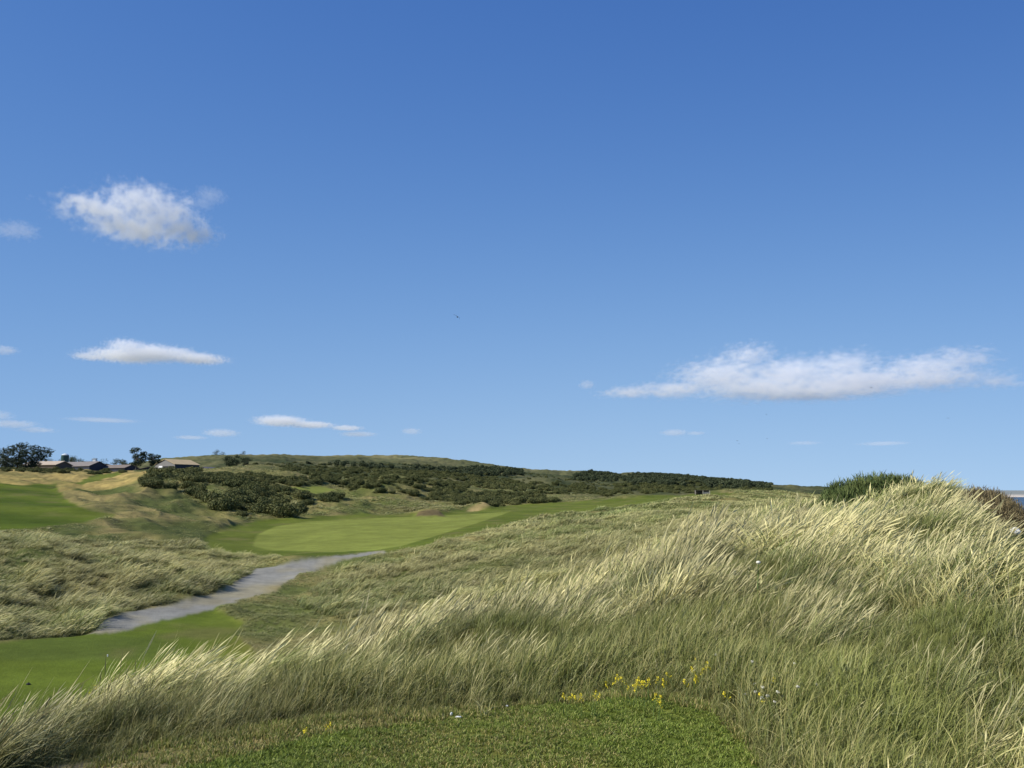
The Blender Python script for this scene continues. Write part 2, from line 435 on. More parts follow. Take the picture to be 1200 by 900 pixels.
def tag(o, label, cat, group=None):
    o['label'] = label
    o['category'] = cat
    if group:
        o['group'] = group
    return o
def kind(o, k, label=None):
    o['kind'] = k
    if label:
        o['label'] = label
    return o

# ------------------------------------------------------------------ ground objects: one sheet cut along the mowing lines
nr, na = GX.shape
idx = np.arange(nr * na).reshape(nr, na)
quads = np.stack([idx[:-1, :-1], idx[:-1, 1:], idx[1:, 1:], idx[1:, :-1]], -1).reshape(-1, 4)
VV = np.stack([GX, GY, GZ], -1).reshape(-1, 3)
CC = np.concatenate([C, np.ones(C.shape[:2] + (1,))], -1).reshape(-1, 4)
# analytic normals from the grid, so the cuts do not show
dr = np.gradient(np.stack([GX, GY, GZ], -1), axis=0)
da = np.gradient(np.stack([GX, GY, GZ], -1), axis=1)
NN = np.cross(da, dr)
NN /= np.maximum(np.linalg.norm(NN, axis=-1, keepdims=True), 1e-12)
NN = np.where(NN[..., 2:] < 0, -NN, NN).reshape(-1, 3)
q_reg = REG.reshape(-1)[quads[:, 0]]
def ground_piece(name, sel, label):
    q = quads[sel]
    used, inv = np.unique(q, return_inverse=True)
    me = mesh_np(name, VV[used], inv.ravel(), np.full(len(q), 4), M_TURF, {'col': ('FLOAT_COLOR', CC[used])}, True)
    me.normals_split_custom_set_from_vertices(NN[used].tolist())
    o = link(name, me)
    o['kind'] = 'structure'
    o['label'] = label
    return o
own = {}
xq = VV[quads[:, 0]]
for nm, ids, lab in (('path', (2,), 'pale grey gravel path curving through the valley'),
                     ('putting_green', (3,), 'smooth light green putting surface in the hollow'),
                     ('fairway', (1,), 'mown turf below the near dune ridge'),
                     ('far_fairway', (4,), 'mown fairway and fringe running away behind the green'),
                     ('sloping_fairway', (5,), 'bright green mown slope below the farm'),
                     ('teeing_ground', (6,), 'short mown grass at the viewer\'s feet'),
                     ('bunker', (7,), 'bare sand faces beside the green'),
                     ('beach', (9,), 'pale sand running down to the sea')):
    s = np.isin(q_reg, ids)
    if s.any():
        ground_piece(nm, s, lab)
ground_piece('ground', ~np.isin(q_reg, (1, 2, 3, 4, 5, 6, 7, 9)), 'rough linksland of dunes, hollows and far hills')

# ------------------------------------------------------------------ grass tufts
def blade_set(n, length, spread, lean0, lean1, width, segs=5, jitter=0.35, az_sd=0.5, stalks=0.15, head=True, lvar=0.35):
    """strips of n wind-bent blades leaning towards +x; returns verts, quads, along, rnd, kindv"""
    ang = rng.normal(0, az_sd, n)
    L = length * (1 - lvar * rng.random(n))
    r = spread * np.sqrt(rng.random(n)); ph = rng.random(n) * 6.283
    bx, by = r * np.cos(ph), r * np.sin(ph)
    t0 = np.radians(lean0) + rng.normal(0, jitter * 0.5, n)
    t1 = np.radians(lean1) + rng.normal(0, jitter, n)
    st = rng.random(n) < stalks
    t1 = np.where(st, t0 + (t1 - t0) * 0.55, t1)
    L = np.where(st, L * 1.15, L)
    w = width * (0.7 + 0.6 * rng.random(n))
    rnd = rng.random(n)
    face = rng.random(n) * 3.1416
    P = np.zeros((n, segs + 1, 3))
    P[:, 0, 0], P[:, 0, 1] = bx, by
    P[:, 0, 2] = -0.03
    T = np.zeros((n, segs + 1, 3))
    for k in range(segs + 1):
        s = k / segs
        th = np.clip(t0 + (t1 - t0) * s ** 1.3, -0.6, 1.95)
        T[:, k] = np.stack([np.sin(th) * np.cos(ang), np.sin(th) * np.sin(ang), np.cos(th)], -1)
        if k:
            P[:, k] = P[:, k - 1] + 0.5 * (T[:, k] + T[:, k - 1]) * (L / segs)[:, None]
    side = np.stack([np.cos(face), np.sin(face), np.zeros(n)], -1)[:, None, :]
    side = side - T * np.sum(side * T, -1, keepdims=True)
    side /= np.maximum(np.linalg.norm(side, axis=-1, keepdims=True), 1e-6)
    s = np.linspace(0, 1, segs + 1)
    prof = (1 - s) ** 0.55 * 0.92 + 0.08
    W = w[:, None] * prof[None]
    if head:
        hp = np.where(s > 0.74, 1.25 * np.sin(np.clip((s - 0.70) / 0.30, 0, 1) * 3.1416) + 0.15, 0.42)
        W = np.where(st[:, None], w[:, None] * hp[None], W)
    A = P - side * W[..., None] * 0.5
    B = P + side * W[..., None] * 0.5
    V = np.stack([A, B], 2).reshape(-1, 3)
    base = (np.arange(n) * (segs + 1) * 2)[:, None] + (np.arange(segs) * 2)[None]
    Q = np.stack([base, base + 1, base + 3, base + 2], -1).reshape(-1, 4)
    along = np.repeat(np.tile(s, n), 2)
    rn = np.repeat(rnd, (segs + 1) * 2)
    kd = np.repeat(st.astype(float), (segs + 1) * 2)
    return V, Q, along, rn, kd

def grass_mat(name, base, mid, tip, dry_base, dry_tip, stalk, trans=0.3, spec=0.35, rough=0.5):
    m, N, L = new_mat(name)
    out = nd(N, 'ShaderNodeOutputMaterial')
    al = nd(N, 'ShaderNodeAttribute', attribute_name='along')
    rn = nd(N, 'ShaderNodeAttribute', attribute_name='rnd')
    kd = nd(N, 'ShaderNodeAttribute', attribute_name='stalk')
    dr_ = nd(N, 'ShaderNodeAttribute', attribute_name='dry', attribute_type='INSTANCER')
    tn = nd(N, 'ShaderNodeAttribute', attribute_name='tone', attribute_type='INSTANCER')
    def ramp_(cols):
        r = nd(N, 'ShaderNodeValToRGB')
        e = r.color_ramp.elements
        for i, (p, c) in enumerate(cols):
            q = e[i] if i < 2 else e.new(p)
            q.position = p
            q.color = (*c, 1)
        L.new(al.outputs['Fac'], r.inputs[0])
        return r
    g = ramp_([(0.0, base), (0.95, tip), (0.45, mid)])
    d = ramp_([(0.0, dry_base), (0.9, dry_tip)])
    ad = nd(N, 'ShaderNodeMath', operation='ADD'); L.new(rn.outputs['Fac'], ad.inputs[0]); L.new(dr_.outputs['Fac'], ad.inputs[1])
    mr = nd(N, 'ShaderNodeMapRange'); mr.inputs[1].default_value = 0.8; mr.inputs[2].default_value = 1.2
    L.new(ad.outputs[0], mr.inputs[0])
    mx = nd(N, 'ShaderNodeMix', data_type='RGBA')
    L.new(mr.outputs[0], mx.inputs['Factor']); L.new(g.outputs[0], mx.inputs[6]); L.new(d.outputs[0], mx.inputs[7])
    mx2 = nd(N, 'ShaderNodeMix', data_type='RGBA')
    L.new(kd.outputs['Fac'], mx2.inputs['Factor']); L.new(mx.outputs[2], mx2.inputs[6]); mx2.inputs[7].default_value = (*stalk, 1)
    # small brightness differences from blade to blade and patch to patch
    m1 = nd(N, 'ShaderNodeMath', operation='MULTIPLY_ADD'); L.new(rn.outputs['Fac'], m1.inputs[0]); m1.inputs[1].default_value = 1.0; m1.inputs[2].default_value = 0.52
    m2 = nd(N, 'ShaderNodeMath', operation='MULTIPLY'); L.new(m1.outputs[0], m2.inputs[0]); L.new(tn.outputs['Fac'], m2.inputs[1])
    sc = nd(N, 'ShaderNodeVectorMath', operation='SCALE'); L.new(mx2.outputs[2], sc.inputs[0]); L.new(m2.outputs[0], sc.inputs['Scale'])
    b = nd(N, 'ShaderNodeBsdfPrincipled')
    b.inputs['Roughness'].default_value = rough
    b.inputs['Specular IOR Level'].default_value = spec
    L.new(sc.outputs[0], b.inputs['Base Color'])
    tr = nd(N, 'ShaderNodeBsdfTranslucent'); L.new(sc.outputs[0], tr.inputs[0])
    ms = nd(N, 'ShaderNodeMixShader'); ms.inputs[0].default_value = trans
    L.new(b.outputs[0], ms.inputs[1]); L.new(tr.outputs[0], ms.inputs[2])
    L.new(ms.outputs[0], out.inputs[0])
    return m
M_MARRAM = grass_mat('marram', (0.07, 0.085, 0.018), (0.135, 0.17, 0.04), (0.36, 0.37, 0.13), (0.15, 0.13, 0.042), (0.47, 0.43, 0.18), (0.46, 0.41, 0.19), trans=0.2, spec=0.3)
M_MEADOW = grass_mat('meadow', (0.085, 0.10, 0.02), (0.155, 0.185, 0.036), (0.30, 0.315, 0.085), (0.14, 0.125, 0.04), (0.34, 0.31, 0.12), (0.27, 0.22, 0.09), trans=0.22)
M_LAWN = grass_mat('lawn', (0.09, 0.115, 0.018), (0.155, 0.205, 0.03), (0.25, 0.31, 0.06), (0.18, 0.145, 0.045), (0.38, 0.32, 0.13), (0.30, 0.25, 0.10), trans=0.25, spec=0.2)

def tuft(name, mat, parts):
    Vs, Qs, a, r_, k, o = [], [], [], [], [], 0
    for kw in parts:
        V, Q, al, rn, kd = blade_set(**kw)
        Vs.append(V); Qs.append(Q + o); a.append(al); r_.append(rn); k.append(kd); o += len(V)
    Q = np.concatenate(Qs)
    me = mesh_np(name, np.concatenate(Vs), Q.ravel(), np.full(len(Q), 4), mat,
                 {'along': ('FLOAT', np.concatenate(a)), 'rnd': ('FLOAT', np.concatenate(r_)), 'stalk': ('FLOAT', np.concatenate(k))}, True)
    return bpy.data.objects.new(name, me)   # a source for the scatter, never linked into the scene

def scatter(name, X, Y, rz, tilt, sx, sz, idxs, dryv, tone, sources, label, dz=0.0, Z=None):
    n = len(X)
    Z = (lookup(GZ, X, Y) if Z is None else Z) + dz
    me = bpy.data.meshes.new(name)
    me.vertices.add(n)
    me.vertices.foreach_set('co', np.stack([X, Y, Z], -1).astype(np.float32).ravel())
    def put(nm, typ, arr):
        a = me.attributes.new(nm, typ, 'POINT')
        a.data.foreach_set('vector' if typ == 'FLOAT_VECTOR' else 'value', np.asarray(arr).astype(np.int32 if typ == 'INT' else np.float32).ravel())
    put('rot', 'FLOAT_VECTOR', np.stack([np.zeros(n), tilt, rz], -1))
    put('scl', 'FLOAT_VECTOR', np.stack([sx, sx, sz], -1))
    put('pick', 'INT', idxs)
    put('dry', 'FLOAT', dryv)
    put('tone', 'FLOAT', tone)
    o = link(name, me)
    g = bpy.data.node_groups.new(name + '_scatter', 'GeometryNodeTree')
    g.interface.new_socket('Geometry', in_out='INPUT', socket_type='NodeSocketGeometry')
    g.interface.new_socket('Geometry', in_out='OUTPUT', socket_type='NodeSocketGeometry')
    gi, go = g.nodes.new('NodeGroupInput'), g.nodes.new('NodeGroupOutput')
    ip = g.nodes.new('GeometryNodeInstanceOnPoints')
    jn = g.nodes.new('GeometryNodeJoinGeometry')
    for s in reversed(sources):
        oi = g.nodes.new('GeometryNodeObjectInfo')
        oi.inputs['Object'].default_value = s
        oi.inputs['As Instance'].default_value = True
        g.links.new(oi.outputs['Geometry'], jn.inputs[0])
    ip.inputs['Pick Instance'].default_value = True
    def named(nm, typ):
        a = g.nodes.new('GeometryNodeInputNamedAttribute')
        a.data_type = typ
        a.inputs['Name'].default_value = nm
        return a.outputs[0]
    g.links.new(gi.outputs[0], ip.inputs['Points'])
    g.links.new(jn.outputs[0], ip.inputs['Instance'])
    g.links.new(named('pick', 'INT'), ip.inputs['Instance Index'])
    g.links.new(named('rot', 'FLOAT_VECTOR'), ip.inputs['Rotation'])
    g.links.new(named('scl', 'FLOAT_VECTOR'), ip.inputs['Scale'])
    g.links.new(ip.outputs[0], go.inputs[0])
    md = o.modifiers.new('scatter', 'NODES')
    md.node_group = g
    o['kind'] = 'stuff'
    o['label'] = label
    return o

def spread_pts(lo, hi, dens, az0=-39.0, az1=39.0):
    """random ground points; dens(d) per square metre"""
    ds = np.geomspace(lo, hi, 60)
    xs, ys = [], []
    for a, b in zip(ds[:-1], ds[1:]):
        area = R(az1 - az0) * (b * b - a * a) / 2
        n = rng.poisson(area * dens(0.5 * (a + b)))
        d = np.sqrt(rng.uniform(a * a, b * b, n))
        t = np.radians(rng.uniform(az0, az1, n))
        xs.append(d * np.sin(t)); ys.append(d * np.cos(t))
    return np.concatenate(xs), np.concatenate(ys)

# near marram (to 26 m)
def near_set(wd, nb, k):
    return [tuft('marram_tuft', M_MARRAM, [
        dict(n=nb, length=1.0, spread=0.18, lean0=22, lean1=80, width=wd, segs=6, az_sd=0.6, stalks=0.0, lvar=0.6, jitter=0.45),
        dict(n=max(3, nb // 5), length=1.08, spread=0.16, lean0=20, lean1=62, width=wd * 1.05, segs=7, az_sd=0.4, stalks=1.0, lvar=0.5, jitter=0.3),
        dict(n=nb // 2, length=0.6, spread=0.22, lean0=30, lean1=95, width=wd, segs=4, az_sd=1.4, stalks=0.0, lvar=0.6)]) for _ in range(k)]
src_near = near_set(0.0098, 30, 6) + near_set(0.013, 25, 6) + near_set(0.0185, 20, 6)   # nearer tufts finer bladed
X, Y = spread_pts(3.4, 26, lambda d: 95 * min(1, (9 / d)) ** 1.05)
reg = lookup_near(REG, X, Y)
D_ = np.hypot(X, Y)
U = 600 + F * (X / Y) / CP
ta = np.interp(U, TALL[:, 0], TALL[:, 1]) - 0.2
s_in = D_ - ta
keep = (reg == 0) & (s_in > 0.05) & ~((U > 1177) & (U < 1196) & (D_ > 14) & (D_ < 21.5))
X, Y, D_, U, s_in = X[keep], Y[keep], D_[keep], U[keep], s_in[keep]
c1, id1, bx1 = cells(X + 0.25 * Y, Y * 0.85, 1.05, 3)
c2, id2, _ = cells(X + 0.3 * Y, Y, 2.3, 9)
big = fbm(X / 3.2, Y / 3.2, 77, 3)
# how far the tall marram reaches: shorter green meadow grass first, then the marram
reach = np.interp(U, [-100, 0, 150, 300, 450, 600, 700, 800, 900, 980, 1050, 1120, 1250], [0.1, 0.15, 0.3, 0.7, 1.2, 1.6, 2.0, 2.8, 3.8, 4.0, 3.0, 2.3, 2.2])
mar = smooth(reach * 0.5, reach * 1.3, s_in + (big - 0.5) * 1.6)
tall = np.interp(U, [-100, 0, 100, 250, 350, 600, 900, 1200], [0.46, 0.46, 0.48, 0.54, 0.62, 0.70, 0.64, 0.64])
tall = tall * (1 - 0.22 * smooth(17, 23, D_) * smooth(860, 960, U)) * (1 - 0.4 * smooth(1125, 1150, U) * smooth(17, 20, D_)) * (1 - 0.38 * smooth(1115, 1150, U) * smooth(9, 13, D_)) * (1 - 0.5 * smooth(1155, 1185, U) * smooth(6, 9, D_))
hump = np.exp(-(c1 / 0.46) ** 2)
crown2 = np.exp(-(c2 / 0.5) ** 2)
hgt = tall * (0.24 + 0.52 * hump + 0.52 * crown2) * (0.66 + 0.68 * big) * (0.70 + 0.6 * id1) * (0.5 + 0.5 * mar)
hgt = np.minimum(hgt, tall * 1.45)
mprob = np.maximum(mar * (0.35 + 0.65 * smooth(0.62, 0.40, c2)), 0.22 * smooth(0.15, 0.5, s_in))
ismar = rng.random(len(X)) < mprob * (0.10 + 1.0 * hump * (0.45 + 0.55 * id1) + 0.25 * crown2)
def sub(m, *a):
    return [v[m] for v in a]
xm, ym, hm, bm_, c1m, idm, id2m, um, dm, hpm = sub(ismar, X, Y, hgt, big, c1, id1, id2, U, D_, hump)
n = len(xm)
scatter('marram_grass', xm, ym, rng.normal(0.15, 0.30, n) + (idm - 0.5) * 0.9, rng.normal(0.04, 0.15, n) + (idm - 0.5) * 0.45 + (id2m - 0.5) * 0.35 + 0.16 * smooth(600, 950, um),
        hm * rng.uniform(0.9, 1.25, n) * 1.15, hm * rng.uniform(0.85, 1.2, n) * 1.12, rng.integers(0, 6, n) + 6 * (dm + rng.normal(0, 0.8, n) > 8.5) + 6 * (dm + rng.normal(0, 1.2, n) > 14.5),
        np.clip(0.06 + 1.0 * (fbm(xm / 2.2, ym / 2.2, 83, 3) - 0.42) + 0.75 * (idm - 0.45) + 0.1 * hpm, 0, 0.8), (0.64 + 0.85 * fbm(xm / 1.2, ym / 1.2, 85, 3)) * (0.72 + 0.52 * id2m) * (0.8 + 0.4 * idm), src_near,
        'tall pale marram grass bent by the wind on the near dune')
# meadow grass under and before it
src_mead = [tuft('meadow_tuft', M_MEADOW, [
    dict(n=18, length=1.0, spread=0.2, lean0=8, lean1=62, width=0.014, segs=5, az_sd=1.0, stalks=0.0, lvar=0.65, jitter=0.45)]) for _ in range(6)]
X2, Y2 = spread_pts(3.2, 17, lambda d: 190 * min(1, (7 / d)) ** 1.6)
D2 = np.hypot(X2, Y2); U2 = 600 + F * (X2 / Y2) / CP
s2 = D2 - np.interp(U2, TALL[:, 0], TALL[:, 1]) + 0.2
rg2 = lookup_near(REG, X2, Y2)
k2 = (rg2 == 0) & (s2 > -0.15)
X2, Y2, s2, U2 = X2[k2], Y2[k2], s2[k2], U2[k2]
g2 = fbm(X2 / 1.4, Y2 / 1.4, 91, 3)
rch2 = np.interp(U2, [-100, 0, 150, 300, 450, 600, 700, 800, 900, 980, 1050, 1120, 1250], [0.1, 0.15, 0.3, 0.7, 1.2, 1.6, 2.0, 2.8, 3.8, 4.0, 3.0, 2.3, 2.2])
mar2 = smooth(rch2 * 0.6, rch2 * 1.5, s2)
h2 = (0.10 + 0.25 * smooth(0.05, 1.0, s2)) * (0.45 + 1.1 * g2) * (1 - 0.45 * mar2)
n = len(X2)
lefty = 1 - smooth(430, 640, U2)
scatter('meadow_grass', X2, Y2, rng.normal(0.3, 0.5, n), rng.normal(0.05, 0.15, n), h2 * 1.25, h2 * rng.uniform(0.9, 1.3, n), rng.integers(0, 6, n),
        np.clip(0.16 + 0.6 * (fbm(X2 / 1.3, Y2 / 1.3, 93, 3) - 0.4) + 0.26 * lefty, 0, 0.8), 0.75 + 0.5 * fbm(X2 / 0.9, Y2 / 0.9, 95, 3), src_mead,
        'fine green meadow grass along the foot of the dune')
# mown grass at the viewer's feet, and the thin trodden strip beyond it
src_lawn = [tuft('lawn_tuft', M_LAWN, [dict(n=24, length=1.0, spread=0.9, lean0=15, lean1=50, width=0.11, segs=3, az_sd=2.5, stalks=0.0, lvar=0.6)]) for _ in range(5)]
X3, Y3 = spread_pts(4.2, 7.6, lambda d: 560, -37, 30)
rg3 = lookup_near(REG, X3, Y3)
bare = lookup(sandy.astype(float), X3, Y3)
U3 = 600 + F * (X3 / Y3) / CP
k3 = (np.isin(rg3, (6, 10)) | ((rg3 == 0) & (np.hypot(X3, Y3) - np.interp(U3, TALL[:, 0], TALL[:, 1]) < 0.0))) & (rng.random(len(X3)) > bare * 0.93)
X3, Y3, rg3 = X3[k3], Y3[k3], rg3[k3]
n = len(X3)
p3 = fbm(X3 / 0.45, Y3 / 0.45, 97, 4)
h3 = np.where(rg3 == 6, 0.032, np.where(rg3 == 0, 0.06, 0.042)) * (0.7 + 0.6 * p3)
d3 = np.where(rg3 == 6, 0.03 + 0.30 * smooth(0.5, 0.72, fbm(X3 / 0.9, Y3 / 0.9, 47, 4)), 0.48 + 0.5 * (p3 - 0.4))
scatter('mown_grass', X3, Y3, rng.uniform(0, 6.28, n), rng.normal(0, 0.1, n), np.full(n, 0.05) * rng.uniform(0.8, 1.2, n), h3 * rng.uniform(0.8, 1.3, n), rng.integers(0, 5, n),
        np.clip(d3, 0, 0.8), 0.86 + 0.55 * fbm(X3 / 0.25, Y3 / 0.25, 99, 3), src_lawn, 'short mown green grass in the foreground')

# middle distance: rough slopes from 24 m to 75 m
src_mid = [tuft('slope_tuft', M_MARRAM, [
    dict(n=18, length=1.0, spread=0.3, lean0=18, lean1=80, width=0.026, segs=5, az_sd=0.6, stalks=0.10, jitter=0.45, lvar=0.5),
    dict(n=10, length=0.6, spread=0.36, lean0=25, lean1=90, width=0.026, segs=4, az_sd=1.4, stalks=0.0, lvar=0.5)]) for _ in range(6)]
def rough_scatter(name, lo, hi, dens, cs, src, hbase, label, wscale, seed):
    X, Y = spread_pts(lo, hi, dens)
    rg = lookup_near(REG, X, Y)
    smm = lookup(sm, X, Y)
    k = (np.isin(rg, (0,)) & (smm < 0.42)) | (rg == 11)
    X, Y, smm, rg = X[k], Y[k], smm[k], rg[k]
    c, idc, _ = cells(X, Y, cs, seed)
    b = fbm(X / (cs * 3), Y / (cs * 3), seed + 3, 3)
    h = hbase * (0.34 + 0.70 * np.exp(-(c / 0.5) ** 2)) * (0.35 + 1.25 * b) * (0.6 + 0.75 * idc)
    h = h * (1 - 0.75 * smooth(0.02, 0.4, smm)) * (1 - 0.72 * lookup(hs_soft, X, Y))
    h = np.where(rg == 11, 0.10 + 0.10 * b, h)
    n = len(X)
    px, py = project(X, Y, lookup(GZ, X, Y))
    dry = np.clip(0.12 + 1.5 * (fbm(X / (cs * 3), Y / (cs * 3), seed + 7, 3) - 0.42) + 0.4 * np.exp(-(c / 0.5) ** 2) * idc, 0, 0.85)
    return scatter(name, X, Y, rng.normal(0.2, 0.35, n) + (idc - 0.5) * 0.5, rng.normal(0.08, 0.15, n), h * wscale, h, rng.integers(0, len(src), n),
                   dry, (0.76 + 0.74 * fbm(X / cs, Y / cs, seed + 11, 3)) * (0.72 + 0.5 * fbm(X / (cs * 6), Y / (cs * 6), seed + 15, 3)), src, label)
rough_scatter('slope_grass', 24, 78, lambda d: 24 * (30 / d) ** 0.9, 1.7, src_mid, 0.72, 'wind-combed tussocky grass on the slopes beside the path', 1.25, 111)
src_far = [tuft('tussock', M_MARRAM, [
    dict(n=16, length=1.0, spread=0.7, lean0=22, lean1=80, width=0.10, segs=4, az_sd=0.7, stalks=0.0),
    dict(n=10, length=0.6, spread=0.8, lean0=25, lean1=85, width=0.10, segs=3, az_sd=1.4, stalks=0.0)]) for _ in range(4)]
rough_scatter('tussock_grass', 70, 420, lambda d: 3.4 * (80 / d) ** 1.2, 4.0, src_far, 0.50, 'tussocky rough grass on the distant dunes', 1.3, 131)

# ------------------------------------------------------------------ leafy shapes
def leaf_cloud(lobes, n, size, up=0.2, shell=0.55):
    """n small leaf clumps (crossed bent quads) over ellipsoid lobes (cx,cy,cz,rx,ry,rz)"""
    lob = np.array(lobes, float)
    w = (lob[:, 3] * lob[:, 4] + lob[:, 3] * lob[:, 5] + lob[:, 4] * lob[:, 5])
    pick = rng.choice(len(lob), n, p=w / w.sum())
    v = rng.normal(size=(n, 3)); v /= np.linalg.norm(v, axis=1, keepdims=True)
    rad = shell + (1.08 - shell) * rng.random(n) ** 0.6
    P = lob[pick, :3] + v * lob[pick, 3:6] * rad[:, None]
    nrm = v + rng.normal(0, 0.7, (n, 3)) + np.array([0, 0, up])
    nrm /= np.linalg.norm(nrm, axis=1, keepdims=True)
    t = np.cross(nrm, rng.normal(size=(n, 3))); t /= np.maximum(np.linalg.norm(t, axis=1, keepdims=True), 1e-6)
    b = np.cross(nrm, t)
    s = size * (0.5 + rng.random(n))[:, None]
    V = np.stack([P - t * s, P - b * s * 0.55 + nrm * s * 0.15, P + t * s, P + b * s * 0.55 + nrm * s * 0.15], 1)
    rn = np.repeat(rng.random(n), 4)
    return V.reshape(-1, 3), np.arange(4 * n).reshape(-1, 4), rn

def leaf_mat(name, c1, c2, c3, trans=0.15):
    m, N, L = new_mat(name)
    out = nd(N, 'ShaderNodeOutputMaterial')
    rn = nd(N, 'ShaderNodeAttribute', attribute_name='rnd')
    oi = nd(N, 'ShaderNodeObjectInfo')
    tc = nd(N, 'ShaderNodeTexCoord')
    no = nd(N, 'ShaderNodeTexNoise'); no.inputs['Scale'].default_value = 2.2; no.inputs['Detail'].default_value = 3
    L.new(tc.outputs['Object'], no.inputs['Vector'])
    a = nd(N, 'ShaderNodeMath', operation='MULTIPLY_ADD'); L.new(rn.outputs['Fac'], a.inputs[0]); a.inputs[1].default_value = 0.45; L.new(no.outputs[0], a.inputs[2])
    a2 = nd(N, 'ShaderNodeMath', operation='MULTIPLY_ADD'); L.new(oi.outputs['Random'], a2.inputs[0]); a2.inputs[1].default_value = 0.25; L.new(a.outputs[0], a2.inputs[2])
    r = nd(N, 'ShaderNodeValToRGB')
    e = r.color_ramp.elements
    e[0].position, e[0].color = 0.45, (*c1, 1)
    e[1].position, e[1].color = 1.15 / 1.2, (*c3, 1)
    q = e.new(0.72); q.color = (*c2, 1)
    L.new(a2.outputs[0], r.inputs[0])
    b = nd(N, 'ShaderNodeBsdfPrincipled'); b.inputs['Roughness'].default_value = 0.7; b.inputs['Specular IOR Level'].default_value = 0.2
    L.new(r.outputs[0], b.inputs['Base Color'])
    tr = nd(N, 'ShaderNodeBsdfTranslucent'); L.new(r.outputs[0], tr.inputs[0])
    ms = nd(N, 'ShaderNodeMixShader'); ms.inputs[0].default_value = trans
    L.new(b.outputs[0], ms.inputs[1]); L.new(tr.outputs[0], ms.inputs[2]); L.new(ms.outputs[0], out.inputs[0])
    return m
M_GORSE = leaf_mat('gorse_leaf', (0.036, 0.048, 0.015), (0.078, 0.095, 0.026), (0.15, 0.15, 0.05))
M_BROOM = leaf_mat('broom_leaf', (0.045, 0.06, 0.02), (0.085, 0.125, 0.035), (0.14, 0.165, 0.05))
M_HEATH = leaf_mat('heath_twig', (0.085, 0.066, 0.032), (0.155, 0.12, 0.06), (0.27, 0.22, 0.11))
M_PINE = leaf_mat('pine_needle', (0.018, 0.03, 0.018), (0.035, 0.052, 0.03), (0.06, 0.08, 0.042))
M_WOOD_L = leaf_mat('woodland_leaf', (0.028, 0.042, 0.018), (0.05, 0.068, 0.028), (0.085, 0.10, 0.045))
M_BARK = simple_mat('bark', (0.14, 0.115, 0.095), 0.9, 0.35, 4, bump=0.4)

def leaf_mesh(name, lobes, n, size, mat, **kw):
    V, Q, rn = leaf_cloud(lobes, n, size, **kw)
    return mesh_np(name, V, Q.ravel(), np.full(len(Q), 4), mat, {'rnd': ('FLOAT', rn)})
def bush_lobes(k, flat=0.7, seed=0):
    r = np.random.default_rng(seed)
    out = [(0, 0, 0.42 * flat, 0.75, 0.75, 0.5 * flat)]
    for i in range(k):
        a = r.uniform(0, 6.28); q = r.uniform(0.35, 0.75)
        out.append((q * math.cos(a), q * math.sin(a), r.uniform(0.25, 0.75) * flat, r.uniform(0.28, 0.45), r.uniform(0.28, 0.45), r.uniform(0.25, 0.42) * flat))
    return out

# gorse: four different bushes, each 1 unit in radius
gorse_me = [leaf_mesh('gorse_bush', bush_lobes(9, 0.8, 40 + i), 2600, 0.058, M_GORSE, up=0.3) for i in range(5)]
GB = [(165, 562), (185, 552), (220, 550), (250, 556), (300, 561), (325, 574), (395, 580), (405, 588), (340, 600), (300, 604), (250, 593), (225, 581), (190, 571)]
pts = []
tries = 0
rb = np.random.default_rng(5)
while len(pts) < 150 and tries < 14000:
    tries += 1
    px = rb.uniform(165, 405); d = math.sqrt(rb.uniform(135 ** 2, 285 ** 2))
    p = ground_at(px, d)
    qx, qy = project(np.array([p.x]), np.array([p.y]), np.array([p.z + 0.8]))
    if not inpoly(qx, qy, GB)[0]:
        continue
    if lookup_near(REG, np.array([p.x]), np.array([p.y]))[0] in (2, 3, 4, 5):
        continue
    r_ = rb.uniform(1.4, 3.3)
    if any((p.x - q[0]) ** 2 + (p.y - q[1]) ** 2 < (0.46 * (r_ + q[3])) ** 2 for q in pts):
        continue
    pts.append((p.x, p.y, p.z, r_))
for i, (x, y, z, r_) in enumerate(pts):
    o = link('gorse_bush', gorse_me[i % 5], loc=(x, y, z - 0.15))
    o.scale = (r_, r_, r_ * rb.uniform(0.75, 1.1))
    o.rotation_euler = (0, 0, rb.uniform(0, 6.28))
    tag(o, 'dark green gorse bush in the thicket on the bank right of the farm', 'gorse bush', 'gorse bushes on the bank below the barn')

